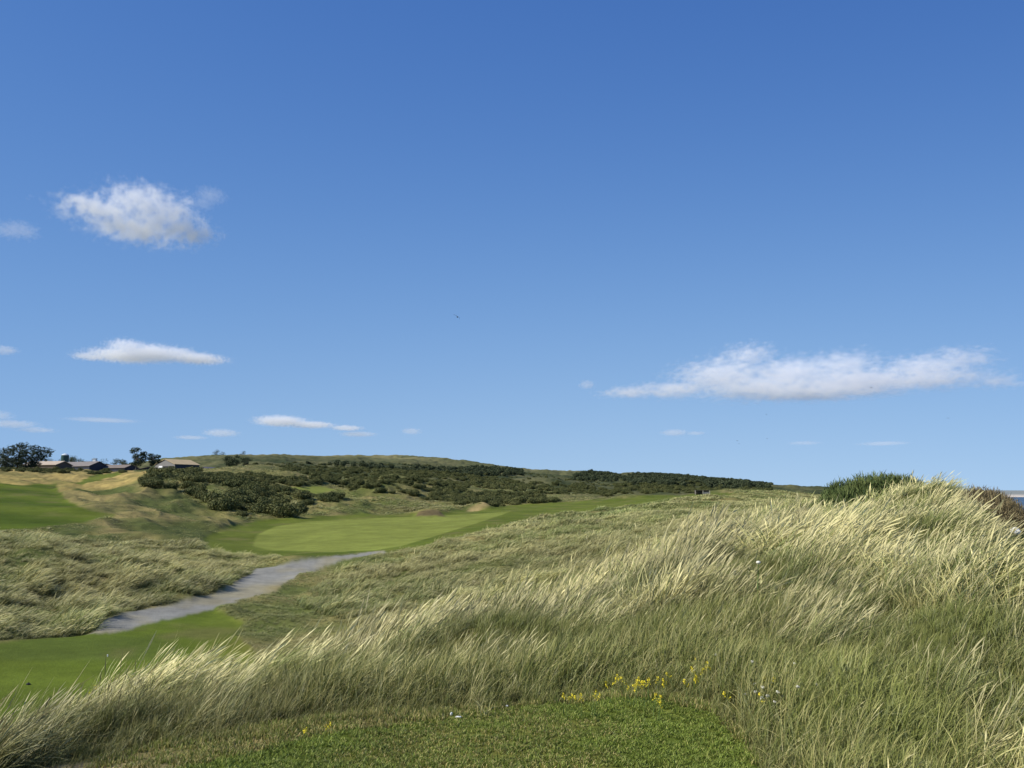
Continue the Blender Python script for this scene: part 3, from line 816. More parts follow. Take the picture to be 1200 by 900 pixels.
# farther thickets and woods that read as masses
src_gorse = [bpy.data.objects.new('gorse_source', m) for m in gorse_me[:3]]
wood_me = [leaf_mesh('wood_crown', [(0, 0, 0.75, 0.62, 0.62, 0.5), (0.25, 0.1, 1.05, 0.4, 0.4, 0.35), (-0.25, -0.1, 0.95, 0.42, 0.42, 0.35), (0, 0, 0.3, 0.5, 0.5, 0.35)], 420, 0.13, M_WOOD_L) for i in range(3)]
src_wood = [bpy.data.objects.new('wood_source', m) for m in wood_me]
def mass(name, polys, lo, hi, density, rmin, rmax, src, label, hs=(0.7, 1.1), skip=(1, 2, 3, 4, 5, 7), patch=0.0, lift=0.5):
    ds, ts = [], []
    pxs = [p[0] for q in polys for p in q]
    a0, a1 = math.atan((min(pxs) - 600) / F * CP) , math.atan((max(pxs) - 600) / F * CP)
    area = (a1 - a0) * (hi * hi - lo * lo) / 2
    n = int(min(area * density, 400000))
    d = np.sqrt(rng.uniform(lo * lo, hi * hi, n)); t = rng.uniform(a0, a1, n)
    x, y = d * np.sin(t), d * np.cos(t)
    z = lookup(GZ, x, y)
    px, py = project(x, y, z + lift * rmax)
    m = np.zeros(n, bool)
    for q in polys:
        m |= inpoly(px, py, q)
    m &= ~np.isin(lookup_near(REG, x, y), skip)
    if patch:
        m &= fbm(x / 22, y / 22, 201, 3) > patch
    x, y, z = x[m], y[m], z[m]
    n = len(x)
    r_ = rng.uniform(rmin, rmax, n)
    return scatter(name, x, y, rng.uniform(0, 6.28, n), np.zeros(n), r_, r_ * rng.uniform(hs[0], hs[1], n), rng.integers(0, len(src), n), np.zeros(n), np.ones(n), src, label, dz=-0.2, Z=z)
mass('gorse_thicket', [[(395, 566), (420, 556), (470, 556), (522, 556), (548, 566), (542, 587), (500, 581), (470, 574), (430, 573)],
                       [(500, 577), (530, 573), (575, 574), (640, 578), (660, 588), (600, 589), (540, 588)],
                       [(250, 552), (300, 552), (395, 556), (395, 562), (330, 566), (300, 560), (250, 556)]], 215, 420, 0.09, 1.0, 2.7, src_gorse,
     'dark gorse and broom thicket covering the dunes behind the green')
mass('scrub', [[(535, 560), (600, 561), (700, 568), (724, 573), (716, 578), (640, 576), (560, 568)], [(330, 545), (560, 550), (560, 560), (420, 558), (330, 552)],
               [(720, 566), (800, 563), (905, 569), (900, 573), (800, 575), (726, 576)]], 330, 720, 0.034, 1.2, 3.0, src_gorse,
     'dark scrub in bands along the foot of the hills')
mass('distant_wood', [[(235, 548), (262, 541), (400, 541), (470, 546), (540, 549), (560, 545), (612, 549), (612, 556), (500, 555), (380, 552), (300, 553), (240, 553)],
                      [(668, 562), (676, 553), (700, 552), (722, 555), (724, 562)], [(722, 556), (760, 554), (832, 558), (905, 567), (900, 573), (800, 568), (740, 566)]],
     560, 1500, 0.024, 1.8, 4.0, src_wood, 'distant belts of dark woodland on the hills', hs=(0.55, 0.95), patch=0.36)
mass('hillside_scrub', [[(235, 552), (262, 543), (330, 540), (470, 542), (560, 548), (660, 557), (760, 560), (900, 570), (760, 572), (560, 566), (330, 556)]], 420, 1150, 0.012, 0.9, 2.4, src_gorse,
     'low olive scrub dotted thinly over the hillside', patch=0.44)
mass('hedge_row', [[(-60, 549), (40, 549), (110, 550), (150, 551), (150, 555), (60, 554), (-60, 554)]], 300, 372, 0.05, 1.0, 2.0, src_gorse, 'dark hedge in front of the farm trees', lift=0.2)

# ------------------------------------------------------------------ tubes and boxes
class MB:
    def __init__(s):
        s.bm = bmesh.new()
    def box(s, x0, x1, y0, y1, z0, z1):
        v = [s.bm.verts.new(p) for p in ((x0, y0, z0), (x1, y0, z0), (x1, y1, z0), (x0, y1, z0), (x0, y0, z1), (x1, y0, z1), (x1, y1, z1), (x0, y1, z1))]
        for f in ((0, 3, 2, 1), (4, 5, 6, 7), (0, 1, 5, 4), (1, 2, 6, 5), (2, 3, 7, 6), (3, 0, 4, 7)):
            s.bm.faces.new([v[i] for i in f])
        return s
    def prism(s, prof, y0, y1):
        """profile in x,z extruded along y"""
        a = [s.bm.verts.new((x, y0, z)) for x, z in prof]
        b = [s.bm.verts.new((x, y1, z)) for x, z in prof]
        s.bm.faces.new(a); s.bm.faces.new(b[::-1])
        n = len(prof)
        for i in range(n):
            s.bm.faces.new((a[i], b[i], b[(i + 1) % n], a[(i + 1) % n]))
        return s
    def tube(s, pts, rads, seg=7, cap=True):
        rings = []
        for i, (p, r) in enumerate(zip(pts, rads)):
            p = Vector(p)
            t = (Vector(pts[min(i + 1, len(pts) - 1)]) - Vector(pts[max(i - 1, 0)])).normalized()
            a = t.cross(Vector((0.3, 1, 0.1))).normalized(); b = t.cross(a)
            rings.append([s.bm.verts.new(p + (a * math.cos(6.2832 * k / seg) + b * math.sin(6.2832 * k / seg)) * r) for k in range(seg)])
        for q, w in zip(rings[:-1], rings[1:]):
            for k in range(seg):
                s.bm.faces.new((q[k], q[(k + 1) % seg], w[(k + 1) % seg], w[k]))
        if cap:
            s.bm.faces.new(rings[0][::-1]); s.bm.faces.new(rings[-1])
        return s
    def ball(s, c, r, seg=12, sz=(1, 1, 1)):
        m = Matrix.Translation(c) @ Matrix.Diagonal((sz[0], sz[1], sz[2], 1))
        bmesh.ops.create_uvsphere(s.bm, u_segments=seg, v_segments=max(6, seg // 2 + 2), radius=r, matrix=m)
        return s
    def build(s, name, mat, parent=None, loc=None, smooth_=False, rz=0):
        bmesh.ops.recalc_face_normals(s.bm, faces=s.bm.faces)
        me = bpy.data.meshes.new(name)
        s.bm.to_mesh(me); s.bm.free()
        me.materials.append(mat)
        if smooth_:
            me.polygons.foreach_set('use_smooth', [True] * len(me.polygons))
        return link(name, me, parent, loc, rz)
def empty(name, loc, rz=0.0):
    o = bpy.data.objects.new(name, None)
    o.empty_display_size = 0.3
    COL.objects.link(o)
    o.location = loc
    o.rotation_euler = (0, 0, rz)
    return o

# ------------------------------------------------------------------ farm
M = dict(
    clad=simple_mat('grey_cladding', (0.19, 0.18, 0.165), 0.7, 0.15, 0.6), navy=simple_mat('dark_cladding', (0.035, 0.04, 0.055), 0.6, 0.2, 0.8),
    tanroof=simple_mat('tan_sheet_roof', (0.46, 0.35, 0.19), 0.75, 0.15, 0.5), pinkroof=simple_mat('pale_sheet_roof', (0.44, 0.36, 0.27), 0.8, 0.18, 0.7),
    greyroof=simple_mat('weathered_roof', (0.20, 0.175, 0.155), 0.8, 0.35, 0.9), brownroof=simple_mat('brown_roof', (0.19, 0.155, 0.125), 0.85, 0.3, 0.8),
    white=simple_mat('white_paint', (0.8, 0.8, 0.78), 0.5, 0.06, 1.0), cream=simple_mat('pale_blockwork', (0.5, 0.48, 0.42), 0.85, 0.15, 1.0),
    silo=simple_mat('green_silo', (0.035, 0.075, 0.06), 0.4, 0.15, 0.8), pale=simple_mat('pale_cap', (0.55, 0.6, 0.6), 0.4, 0.1, 1),
    dark=simple_mat('dark_opening', (0.02, 0.02, 0.022), 0.8, 0.2, 1), pink=simple_mat('pinkish_wall', (0.34, 0.25, 0.24), 0.85, 0.15, 1),
    timber=simple_mat('weathered_timber', (0.11, 0.09, 0.07), 0.85, 0.3, 3), post=simple_mat('pale_post', (0.42, 0.38, 0.30), 0.8, 0.2, 3),
    slate=simple_mat('slate_roof', (0.14, 0.13, 0.135), 0.7, 0.2, 1))

def shed(name, px, d, w, length, eave, ridge, rz, wallm, roofm, label, cat, dz=-0.4, over=0.4, door=None, wins=0, openfront=False):
    """gable faces local -y; w across, length along +y; walls, roof slab, doors"""
    e = empty(name, ground_at(px, d, dz), rz)
    tag(e, label, cat)
    hw = w / 2
    MB().prism([(-hw, 0), (hw, 0), (hw, eave), (0, ridge), (-hw, eave)], 0, length).build('wall', wallm, e)
    t = 0.18
    sl = (ridge - eave) / hw
    rf = MB()
    rf.prism([(-hw - over, eave - sl * over + 0.03), (0, ridge + 0.03), (hw + over, eave - sl * over + 0.03), (hw + over, eave - sl * over + t + 0.03), (0, ridge + t + 0.03), (-hw - over, eave - sl * over + t + 0.03)], -over, length + over)
    rf.build('roof', roofm, e)
    if door:
        for (x0, x1, z0, z1, mt, nm) in door:
            MB().box(x0, x1, -0.08, -0.005, z0, z1).build(nm, mt, e)
    for k in range(wins):
        y0 = length * (k + 0.5) / wins - 0.6
        MB().box(hw + 0.005, hw + 0.07, y0, y0 + 1.2, 1.2, 2.3).build('window', M['dark'], e)
    return e
D0 = 400
shed('barn', 191, 398, 15.0, 13, 4.2, 6.6, R(-32), M['clad'], M['tanroof'], 'grey gabled barn with tan roof, white door and shaded long side', 'barn', dz=-1.0,
     door=[(-4.6, -1.9, 0.9, 3.6, M['white'], 'door'), (-1.3, 6.9, 1.5, 3.4, M['dark'], 'window'), (-7.0, 7.3, 0.0, 0.85, M['cream'], 'plinth')])
bn = bpy.data.objects['barn']
MB().box(7.505, 7.58, 0.2, 12.8, 0.1, 4.0).build('side_shade', M['navy'], bn)  # dark sheet over the grey wall: shade on the side away from the sun, painted in
shed('farm_shed', 152, 388, 8, 40, 2.6, 4.0, R(72), M['navy'], M['brownroof'], 'long dark open-sided shed with brown roof left of the twin trees', 'shed', dz=0.2)
shed('stone_steading', 113, 392, 9, 22, 2.4, 4.4, R(65), M['navy'], M['greyroof'], 'low building with weathered grey roof left of the black gable', 'farm building', dz=0.0)
shed('pale_roof_shed', 72, 386, 9, 17, 1.9, 3.5, R(78), M['timber'], M['pinkroof'], 'low shed with pale pinkish roof beside the windblown trees', 'shed', dz=0.2)
shed('rear_shed', 72, 440, 10, 14, 3.2, 4.6, R(80), M['clad'], M['pale'], 'white roofed shed showing just behind the pale roofed shed', 'shed', dz=-0.5)
shed('light_gable_barn', 122, 440, 11, 16, 3.0, 4.9, R(20), M['clad'], M['pinkroof'], 'pale gabled roof rising behind the dark open-sided shed', 'barn', dz=-1.4)
shed('black_shed', 173, 383, 10, 9, 2.6, 3.8, R(10), M['navy'], M['brownroof'], 'small black shed behind the trunks of the twin trees', 'shed', dz=-0.9)
shed('pink_house', 237, 430, 4.6, 8, 2.4, 3.4, R(-20), M['pink'], M['slate'], 'small pinkish cottage right of the big barn', 'house', dz=-2.2, door=[(-1.5, -0.6, 0, 1.9, M['white'], 'door'), (0.5, 1.6, 0.9, 1.7, M['white'], 'window')])
shed('white_cottage', -2, 400, 6, 9, 2.6, 4.6, R(15), M['white'], M['slate'], 'white cottage at the edge of view behind the windblown trees', 'house', dz=-0.2, door=[(1.0, 1.8, 0, 1.9, M['dark'], 'door')])
e = empty('silo', ground_at(72.5, 420, 0)); tag(e, 'tall dark green cylindrical silo with pale domed top', 'silo')
MB().tube([(0, 0, 0), (0, 0, 6.5)], [1.65, 1.65], 24).build('tank', M['silo'], e, smooth_=False)
MB().tube([(0, 0, 6.51), (0, 0, 6.95), (0, 0, 7.4)], [1.68, 1.2, 0.25], 24).build('cap', M['pale'], e)
e = empty('white_chimney', ground_at(108, 425, 0)); tag(e, 'small white tower poking above the grey farm roof', 'tower')
MB().box(-0.7, 0.7, -0.7, 0.7, 0, 5.3).build('shaft', M['white'], e)
MB().box(-0.85, 0.85, -0.85, 0.85, 5.3, 5.55).build('cap', M['pale'], e)

# ------------------------------------------------------------------ trees
def tree(name, px, d, h, spread, label, group=None, windy=0.3, kind_='pine', seed=1, dz=-0.3, bare=0.35, nclump=14, cs=0.16, n=1800, shape=None):
    r = np.random.default_rng(seed)
    e = empty(name, ground_at(px, d, dz))
    tag(e, label, 'tree', group)
    tb = MB()
    top = Vector((windy * spread * 0.5, 0, h * 0.82))
    pts = [Vector((0, 0, -0.3)), Vector((0.02 * h * r.normal(), 0.02 * h * r.normal(), h * 0.25)), Vector((top.x * 0.5 + 0.02 * h * r.normal(), 0, h * 0.55)), top]
    tb.tube(pts, [0.032 * h, 0.024 * h, 0.016 * h, 0.006 * h], 8)
    lobes = []
    for i in range(nclump):
        a = r.uniform(0, 6.283)
        zf = bare + (1 - bare) * (i + 0.5) / nclump
        q = spread * (0.25 + 0.8 * math.sin(math.pi * min(1, (1.06 - zf) / (1 - bare) * 0.85 + 0.1))) * r.uniform(0.45, 1.0)
        c = Vector((q * math.cos(a) + windy * spread * zf * 0.5, q * math.sin(a), zf * h * 0.95))
        k = pts[1].lerp(pts[3], max(0, (zf - 0.35) / 0.7))
        tb.tube([k, k.lerp(c, 0.55) + Vector((0, 0, -0.03 * h)), c], [0.010 * h, 0.007 * h, 0.003 * h], 5)
        s = cs * h * r.uniform(0.7, 1.25)
        lobes.append((c.x, c.y, c.z, s * 1.15, s * 1.15, s * 0.62))
    tb.build('trunk', M_BARK, e, smooth_=True)
    me = leaf_mesh('crown', lobes, n, 0.028 * h if kind_ == 'pine' else 0.035 * h, M_PINE if kind_ == 'pine' else M_WOOD_L, up=0.35, shell=0.3)
    link('crown', me, e)
    return e
WG = 'windblown pines left of the farm'
tree('pine_tree', 3, 372, 9.8, 4.0, 'windblown pine cut off by the left edge of the picture', WG, 0.3, seed=11, bare=0.22, nclump=15)
tree('pine_tree', 17, 378, 11.6, 3.9, 'tallest windblown pine of the dark clump left of the farm', WG, 0.25, seed=12, bare=0.2, nclump=18)
tree('pine_tree', 27, 374, 9.0, 3.6, 'lower dark pine in the middle of the clump left of the farm', WG, 0.3, seed=13, bare=0.15, nclump=15)
tree('pine_tree', 38, 376, 10.8, 4.2, 'windblown pine with a long branch reaching right towards the silo', WG, 1.0, seed=14, bare=0.3, nclump=16)
tree('pine_tree', 158, 372, 11.0, 4.1, 'tall open-crowned pine with bare trunk in front of the farm sheds', None, -0.1, seed=15, bare=0.36, nclump=15, cs=0.125)
tree('pine_tree', 175, 374, 8.6, 2.8, 'slimmer one-sided pine beside the tall open-crowned pine', None, 0.5, seed=16, bare=0.42, nclump=9, cs=0.14)
tree('round_tree', 137, 460, 6.2, 4.2, 'rounded dark tree behind the shed roof left of the open pine', None, 0, 'round', 17, dz=-0.5, bare=0.3, nclump=12, cs=0.24)
tree('round_tree', 80, 445, 6.4, 3.2, 'rounded dark tree just right of the green silo', None, 0, 'round', 18, dz=-0.5, bare=0.25, nclump=12, cs=0.26)
tree('round_tree', 270, 420, 7.4, 3.7, 'large round dark tree standing right of the barn', None, 0, 'round', 19, dz=-1.5, bare=0.22, nclump=16, cs=0.22, n=2600)
tree('round_tree', 287, 425, 5.4, 3.1, 'smaller dark tree beside the large round tree right of the barn', None, 0.1, 'round', 20, dz=-1.2, bare=0.2, nclump=12, cs=0.24, n=2000)
for i, (px, d, h, lb) in enumerate([(251, 1290, 9, 'taller lone tree on the skyline above the round tree'), (258, 1300, 7, 'small low tree next to the taller skyline tree'),
                                    (282, 1300, 8, 'small tree on the bare hilltop near its left end')]):
    tree('hilltop_tree', px, d, h, h * 0.5, lb, 'trees on the bare hilltop', 0, 'round', 30 + i, dz=-0.5, bare=0.12, nclump=12, cs=0.30, n=900)
for i in range(10):
    px = 44 + 7.3 * i + random.uniform(-2, 2)
    tree('distant_tree', px, 560 + random.uniform(-20, 20), random.uniform(6.0, 7.5), 4.2, 'distant dark tree in the row behind the farm roofs', 'row of trees behind the farm', 0, 'round', 50 + i, dz=-0.5, bare=0.1, nclump=8, cs=0.3, n=420)

# ------------------------------------------------------------------ broom on the dune crest
def spiky_shrub(n, h, spread, mat, leanx=0.18, wid=0.02, base=0.15):
    """upright whippy twigs with little side shoots"""
    Vs, Qs, rn, o = [], [], [], 0
    for _ in range(n):
        a, q = rng.uniform(0, 6.283), spread * math.sqrt(rng.random())
        hh = h * (1 - 0.55 * (q / spread) ** 2) * rng.uniform(0.55, 1.08)
        b = np.array([q * 0.6 * math.cos(a), q * 0.6 * math.sin(a), -0.05])
        tip = np.array([q * math.cos(a) + leanx * hh + rng.normal(0, 0.08), q * math.sin(a) + rng.normal(0, 0.08), hh])
        r_ = rng.random()
        f = rng.uniform(0, 3.14); s = np.array([math.cos(f), math.sin(f), 0]) * wid
        mid = b * 0.5 + tip * 0.5 + rng.normal(0, 0.04, 3)
        V = [b - s * 0.4, b + s * 0.4, mid - s, mid + s, tip - s * 0.15, tip + s * 0.15]
        Q = [(0, 1, 3, 2), (2, 3, 5, 4)]
        for k in range(7):
            t = rng.uniform(0.3, 1.0)
            p = b + (tip - b) * t
            dr_ = np.array([rng.normal(0, 0.5), rng.normal(0, 0.5), 1.0]); dr_ /= np.linalg.norm(dr_)
            L_ = rng.uniform(0.08, 0.22)
            f = rng.uniform(0, 3.14); s2_ = np.array([math.cos(f), math.sin(f), 0]) * wid * 0.8
            m = len(V)
            V += [p - s2_, p + s2_, p + dr_ * L_ + s2_ * 0.2, p + dr_ * L_ - s2_ * 0.2]
            Q.append((m, m + 1, m + 2, m + 3))
        Vs += V; Qs += [tuple(i + o for i in q_) for q_ in Q]; rn += [r_] * len(V); o += len(V)
    Q = np.array(Qs)
    return mesh_np('broom_bush', np.array(Vs), Q.ravel(), np.full(len(Q), 4), mat, {'rnd': ('FLOAT', np.array(rn))})
broom_me = [spiky_shrub(620, 1.0, 0.72, M_BROOM) for _ in range(4)]
BG = 'broom bushes along the dune crest'
brooms = [(947, 27.5, 0.75), (957, 28, 0.95), (967, 28, 1.05), (978, 28.5, 1.15), (988, 28.5, 1.25), (999, 29, 1.3), (1010, 29, 1.3), (1021, 29, 1.25), (1032, 29.5, 1.2), (1043, 29.5, 1.1), (1054, 29.5, 1.0), (1064, 29.5, 0.8),
          (983, 30.5, 1.35), (1004, 30.5, 1.45), (1026, 31, 1.4), (1046, 31, 1.2)]
for i, (px, d, h) in enumerate(brooms):
    o = link('broom_bush', broom_me[i % 4], loc=ground_at(px, d, -0.05))
    o.scale = (0.95, 1.05, h * 0.80); o.rotation_euler = (0, 0, rng.uniform(-0.5, 0.5))
    tag(o, 'upright spiky dark green broom bush in the clump on the dune crest', 'broom bush', BG)
heath_me = [spiky_shrub(620, 0.8, 0.75, M_HEATH, 0.30, 0.014) for _ in range(3)]
o = link('heath_bush', heath_me[0], loc=ground_at(937, 26.5, -0.05)); o.scale = (0.6, 0.6, 0.8)
tag(o, 'small brown twiggy bush standing alone left of the broom clump', 'bush')
for i, (px, d, h, s) in enumerate([(1144, 22.0, 0.6, 0.85), (1152, 21.8, 0.75, 0.85), (1160, 21.5, 0.85, 0.8), (1168, 21.2, 0.9, 0.75), (1176, 20.9, 0.85, 0.6), (1164, 20.8, 0.42, 0.9), (1150, 20.8, 0.36, 0.9), (1177, 20.6, 0.45, 0.75)]):
    o = link('heath_bush', heath_me[i % 3], loc=ground_at(px, d, -0.05)); o.scale = (s, s, h); o.rotation_euler = (0, 0, i * 1.3)
    tag(o, 'dead brown twiggy bush where the dune drops to the sea', 'bush', 'brown bushes at the seaward end of the dune')
for i, (px, d, h) in enumerate([(1112, 27, 0.55), (1117, 27.3, 0.6), (1123, 27, 0.6), (1130, 27.2, 0.5)]):
    o = link('low_shrub', broom_me[i % 4], loc=ground_at(px, d, 0.15)); o.scale = (0.45, 0.45, h); o.rotation_euler = (0, 0, i * 1.7)
    tag(o, 'low green shrub on the dune top between the broom and the brown bushes', 'shrub', 'low green shrubs on the dune top')

# ------------------------------------------------------------------ flowers and small plants in the near grass
M_YEL = simple_mat('yellow_petal', (0.70, 0.57, 0.03), 0.7, 0.3, 30)
M_WHT = simple_mat('white_petal', (0.66, 0.64, 0.52), 0.6, 0.1, 20)
M_STEM = simple_mat('green_stem', (0.10, 0.16, 0.04), 0.7, 0.2, 10)
def flower_spike():
    st = MB().tube([(0, 0, 0), (0.02, 0, 0.2), (0.06, 0, 0.42)], [0.004, 0.003, 0.002], 5)
    me = bpy.data.meshes.new('stem'); bmesh.ops.recalc_face_normals(st.bm, faces=st.bm.faces); st.bm.to_mesh(me); st.bm.free(); me.materials.append(M_STEM)
    V, Q, rn = leaf_cloud([(0.045, 0, 0.37, 0.035, 0.035, 0.035), (0.06, 0, 0.42, 0.03, 0.03, 0.03), (0.02, 0.03, 0.33, 0.03, 0.03, 0.025)], 34, 0.013, up=0.2, shell=0.2)
    bl = mesh_np('blossom', V, Q.ravel(), np.full(len(Q), 4), M_YEL, {'rnd': ('FLOAT', rn)})
    return me, bl
def white_head():
    st = MB().tube([(0, 0, 0), (0.01, 0, 0.14), (0.03, 0, 0.3)], [0.003, 0.0025, 0.002], 5)
    me = bpy.data.meshes.new('stem'); st.bm.to_mesh(me); st.bm.free(); me.materials.append(M_STEM)
    V, Q, rn = leaf_cloud([(0.03, 0, 0.305, 0.018, 0.018, 0.013)], 45, 0.009, up=0.6, shell=0.3)
    bl = mesh_np('blossom', V, Q.ravel(), np.full(len(Q), 4), M_WHT, {'rnd': ('FLOAT', rn)})
    return me, bl
FS, WH = flower_spike(), white_head()
def place_at(px, py, hh):
    """ground point whose plant top of height hh shows at px, py"""
    best = None
    for d in np.geomspace(5.0, 16, 140):
        x, y, z = at(px, py, d)
        g = H(x, y)
        if z - hh <= g:
            return Vector((x, y, g))
    return ground_at(px, 8)
def plant(name, pair, px, py, hh, label, cat, group):
    e = empty(name, place_at(px + random.uniform(-2, 2), py + random.uniform(-3, 3), hh * 0.9), random.uniform(-3, 3))
    e.rotation_euler = (random.gauss(0, 0.2), random.gauss(0.15, 0.2), random.uniform(-3, 3))
    k = hh / 0.42 if pair is FS else hh / 0.31
    e.scale = (k, k, k)
    tag(e, label, cat, group)
    link('stem', pair[0], e); link('blossom', pair[1], e)
YG = [(742, 801), (746, 804), (750, 802), (745, 798), (755, 803), (758, 799), (760, 796), (761, 801), (751, 807), (740, 799), (753, 798), (772, 797), (781, 798), (784, 796), (793, 794),
      (805, 799), (807, 795), (820, 777), (822, 796), (829, 783), (831, 779), (823, 792), (816, 782), (736, 808), (713, 801), (718, 800), (728, 793)]
for (px, py) in YG:
    plant('yellow_flower', FS, px, py, random.uniform(0.12, 0.22), 'yellow flower spike in the scattered patch at the foot of the dune', 'flower', 'yellow flowers in the dune grass')
for (px, py) in [(660, 815), (662, 818), (680, 818), (682, 816), (691, 815), (693, 816)]:
    plant('yellow_flower', FS, px, py, 0.18, 'small yellow flower spike left of the larger yellow patch', 'flower', 'yellow flowers left of the main patch')
for (px, py) in [(766, 821), (769, 824), (772, 822)]:
    plant('yellow_flower', FS, px, py, 0.17, 'yellow flower spike low beside the mown grass below the main patch', 'flower', 'low yellow flowers by the mown edge')
for (px, py) in [(904, 799), (909, 797), (903, 813), (862, 818), (985, 796), (346, 842), (371, 846)]:
    plant('yellow_flower', FS, px, py, 0.2, 'yellow flower growing alone away from the main yellow patch', 'flower', 'single yellow flowers in the grass')
plant('orange_flower', FS, 118, 797, 0.3, 'single orange-yellow flower among the grass tips by the fairway', 'flower', None)
for (px, py) in [(893, 806), (896, 805), (882, 815), (884, 817), (904, 819), (909, 818), (903, 822), (908, 812), (915, 820), (898, 824), (930, 807), (933, 806), (941, 801), (935, 779), (872, 779), (861, 783), (988, 784), (835, 770), (850, 762), (868, 771)]:
    plant('white_flower', WH, px, py, random.uniform(0.14, 0.22), 'small white flower head in the green grass right of the yellow flowers', 'flower', 'white flowers in the dune grass')
# pale dry sprays and a thistle
M_SPRAY = simple_mat('pale_straw', (0.40, 0.37, 0.15), 0.6, 0.2, 8)
def spray(px, py, label):
    p = place_at(px, py, 0.05)
    V, Q, al, rn, kd = blade_set(n=26, length=0.22, spread=0.05, lean0=8, lean1=55, width=0.0055, segs=4, az_sd=3.0, stalks=0.0)
    me = mesh_np('dry_grass_spray', V, Q.ravel(), np.full(len(Q), 4), M_SPRAY)
    tag(link('dry_grass_spray', me, loc=p), label, 'grass tuft')
spray(926, 828, 'pale straw-coloured fan of broad blades beside the white flowers')
spray(566, 832, 'pale yellowish fan of blades at the edge of the mown grass')
e = empty('thistle', place_at(886, 668, 0.5)); tag(e, 'pale leafy thistle with one white bloom standing in the marram', 'thistle')
MB().tube([(0, 0, 0), (0.01, 0, 0.3), (0.03, 0, 0.56)], [0.008, 0.006, 0.004], 6).build('stem', M_STEM, e)
V, Q, rn = leaf_cloud([(0.0, 0, 0.4, 0.11, 0.11, 0.16)], 14, 0.026, up=0.3, shell=0.3)
link('leaf', mesh_np('leaf', V, Q.ravel(), np.full(len(Q), 4), M_SPRAY, {'rnd': ('FLOAT', rn)}), e)
MB().ball((0.03, 0, 0.575), 0.026, 10, (1, 1, 0.7)).build('blossom', M_WHT, e, smooth_=True)

# ------------------------------------------------------------------ small things
def rough_stone(name, loc, r, sz, mat, label, cat):
    b = MB()
    bmesh.ops.create_icosphere(b.bm, subdivisions=3, radius=r)
    for v in b.bm.verts:
        q = v.co.normalized()
        v.co *= 1 + 0.16 * math.sin(5 * q.x + 2) * math.cos(4 * q.y + 1) + 0.1 * math.sin(9 * q.z + 3 * q.x)
        v.co = Vector((v.co.x * sz[0], v.co.y * sz[1], v.co.z * sz[2]))
    o = b.build(name, mat, None, loc, True)
    return tag(o, label, cat)
rough_stone('white_stone', ground_at(1186, 19.6, 0.05), 0.095, (1.1, 0.9, 0.85), M['white'], 'bright white stone below the brown bushes at the dune end', 'stone')
rough_stone('white_pebble', place_at(529, 838, 0.02) + Vector((0, 0, 0.02)), 0.012, (0.8, 0.8, 1.2), M['white'], 'small white pebble at the edge of the mown grass', 'pebble')
rough_stone('flat_pebble', place_at(537, 841, 0.01) + Vector((0, 0, 0.012)), 0.017, (1.4, 0.5, 0.4), M['white'], 'flat pale sliver of stone just right of the white pebble', 'pebble')
rough_stone('pale_pebble', place_at(594, 829, 0.01) + Vector((0, 0, 0.012)), 0.009, (1.2, 0.8, 0.8), M['white'], 'tiny pale pebble further right along the mown edge', 'pebble')
def valley_pt(px, py):
    for d in np.geomspace(14, 60, 400):
        x, y, z = at(px, py, d)
        if z <= H(x, y):
            return Vector((x, y, H(x, y)))
    return ground_at(px, 22)
b = MB(); b.tube([(0, 0, -0.02), (0, 0, 0.025), (0, 0, 0.03)], [0.05, 0.05, 0.04], 12); b.tube([(0, 0, 0.03), (0.01, 0, 0.055)], [0.018, 0.012], 8)
tag(b.build('sprinkler_head', M['dark'], None, valley_pt(33, 803)), 'small dark sprinkler head on the mown turf below the dune', 'sprinkler')
b = MB(); b.tube([(0, 0, -0.02), (0, 0, 0.04)], [0.012, 0.012], 8); b.ball((0, 0, 0.045), 0.02, 10)
tag(b.build('tee_marker', M['white'], None, valley_pt(126, 770)), 'tiny white marker on the turf above the mowing line', 'marker')

# timber shelter on the far tee
sp = ground_at(823.5, 206, 0)
e = empty('tee_shelter', sp, 0.0); tag(e, 'low dark timber shelter with two bays on the far raised tee', 'shelter')
MB().box(-1.95, 1.75, 0.55, 0.65, 0, 1.05).build('rear_wall', M['timber'], e)
MB().box(-2.0, 1.8, -0.5, 0.7, 1.06, 1.14).build('roof', M['timber'], e)
for x in (-1.95, 0.0, 1.72):
    MB().box(x - 0.07, x + 0.07, -0.5, -0.36, 0, 1.055).build('post', M['post'], e)
MB().box(0.1, 1.62, -0.42, -0.36, 0, 0.68).build('front_panel', M['clad'], e)
MB().box(-1.9, -0.1, 0.1, 0.5, 0.38, 0.44).build('seat', M['timber'], e)

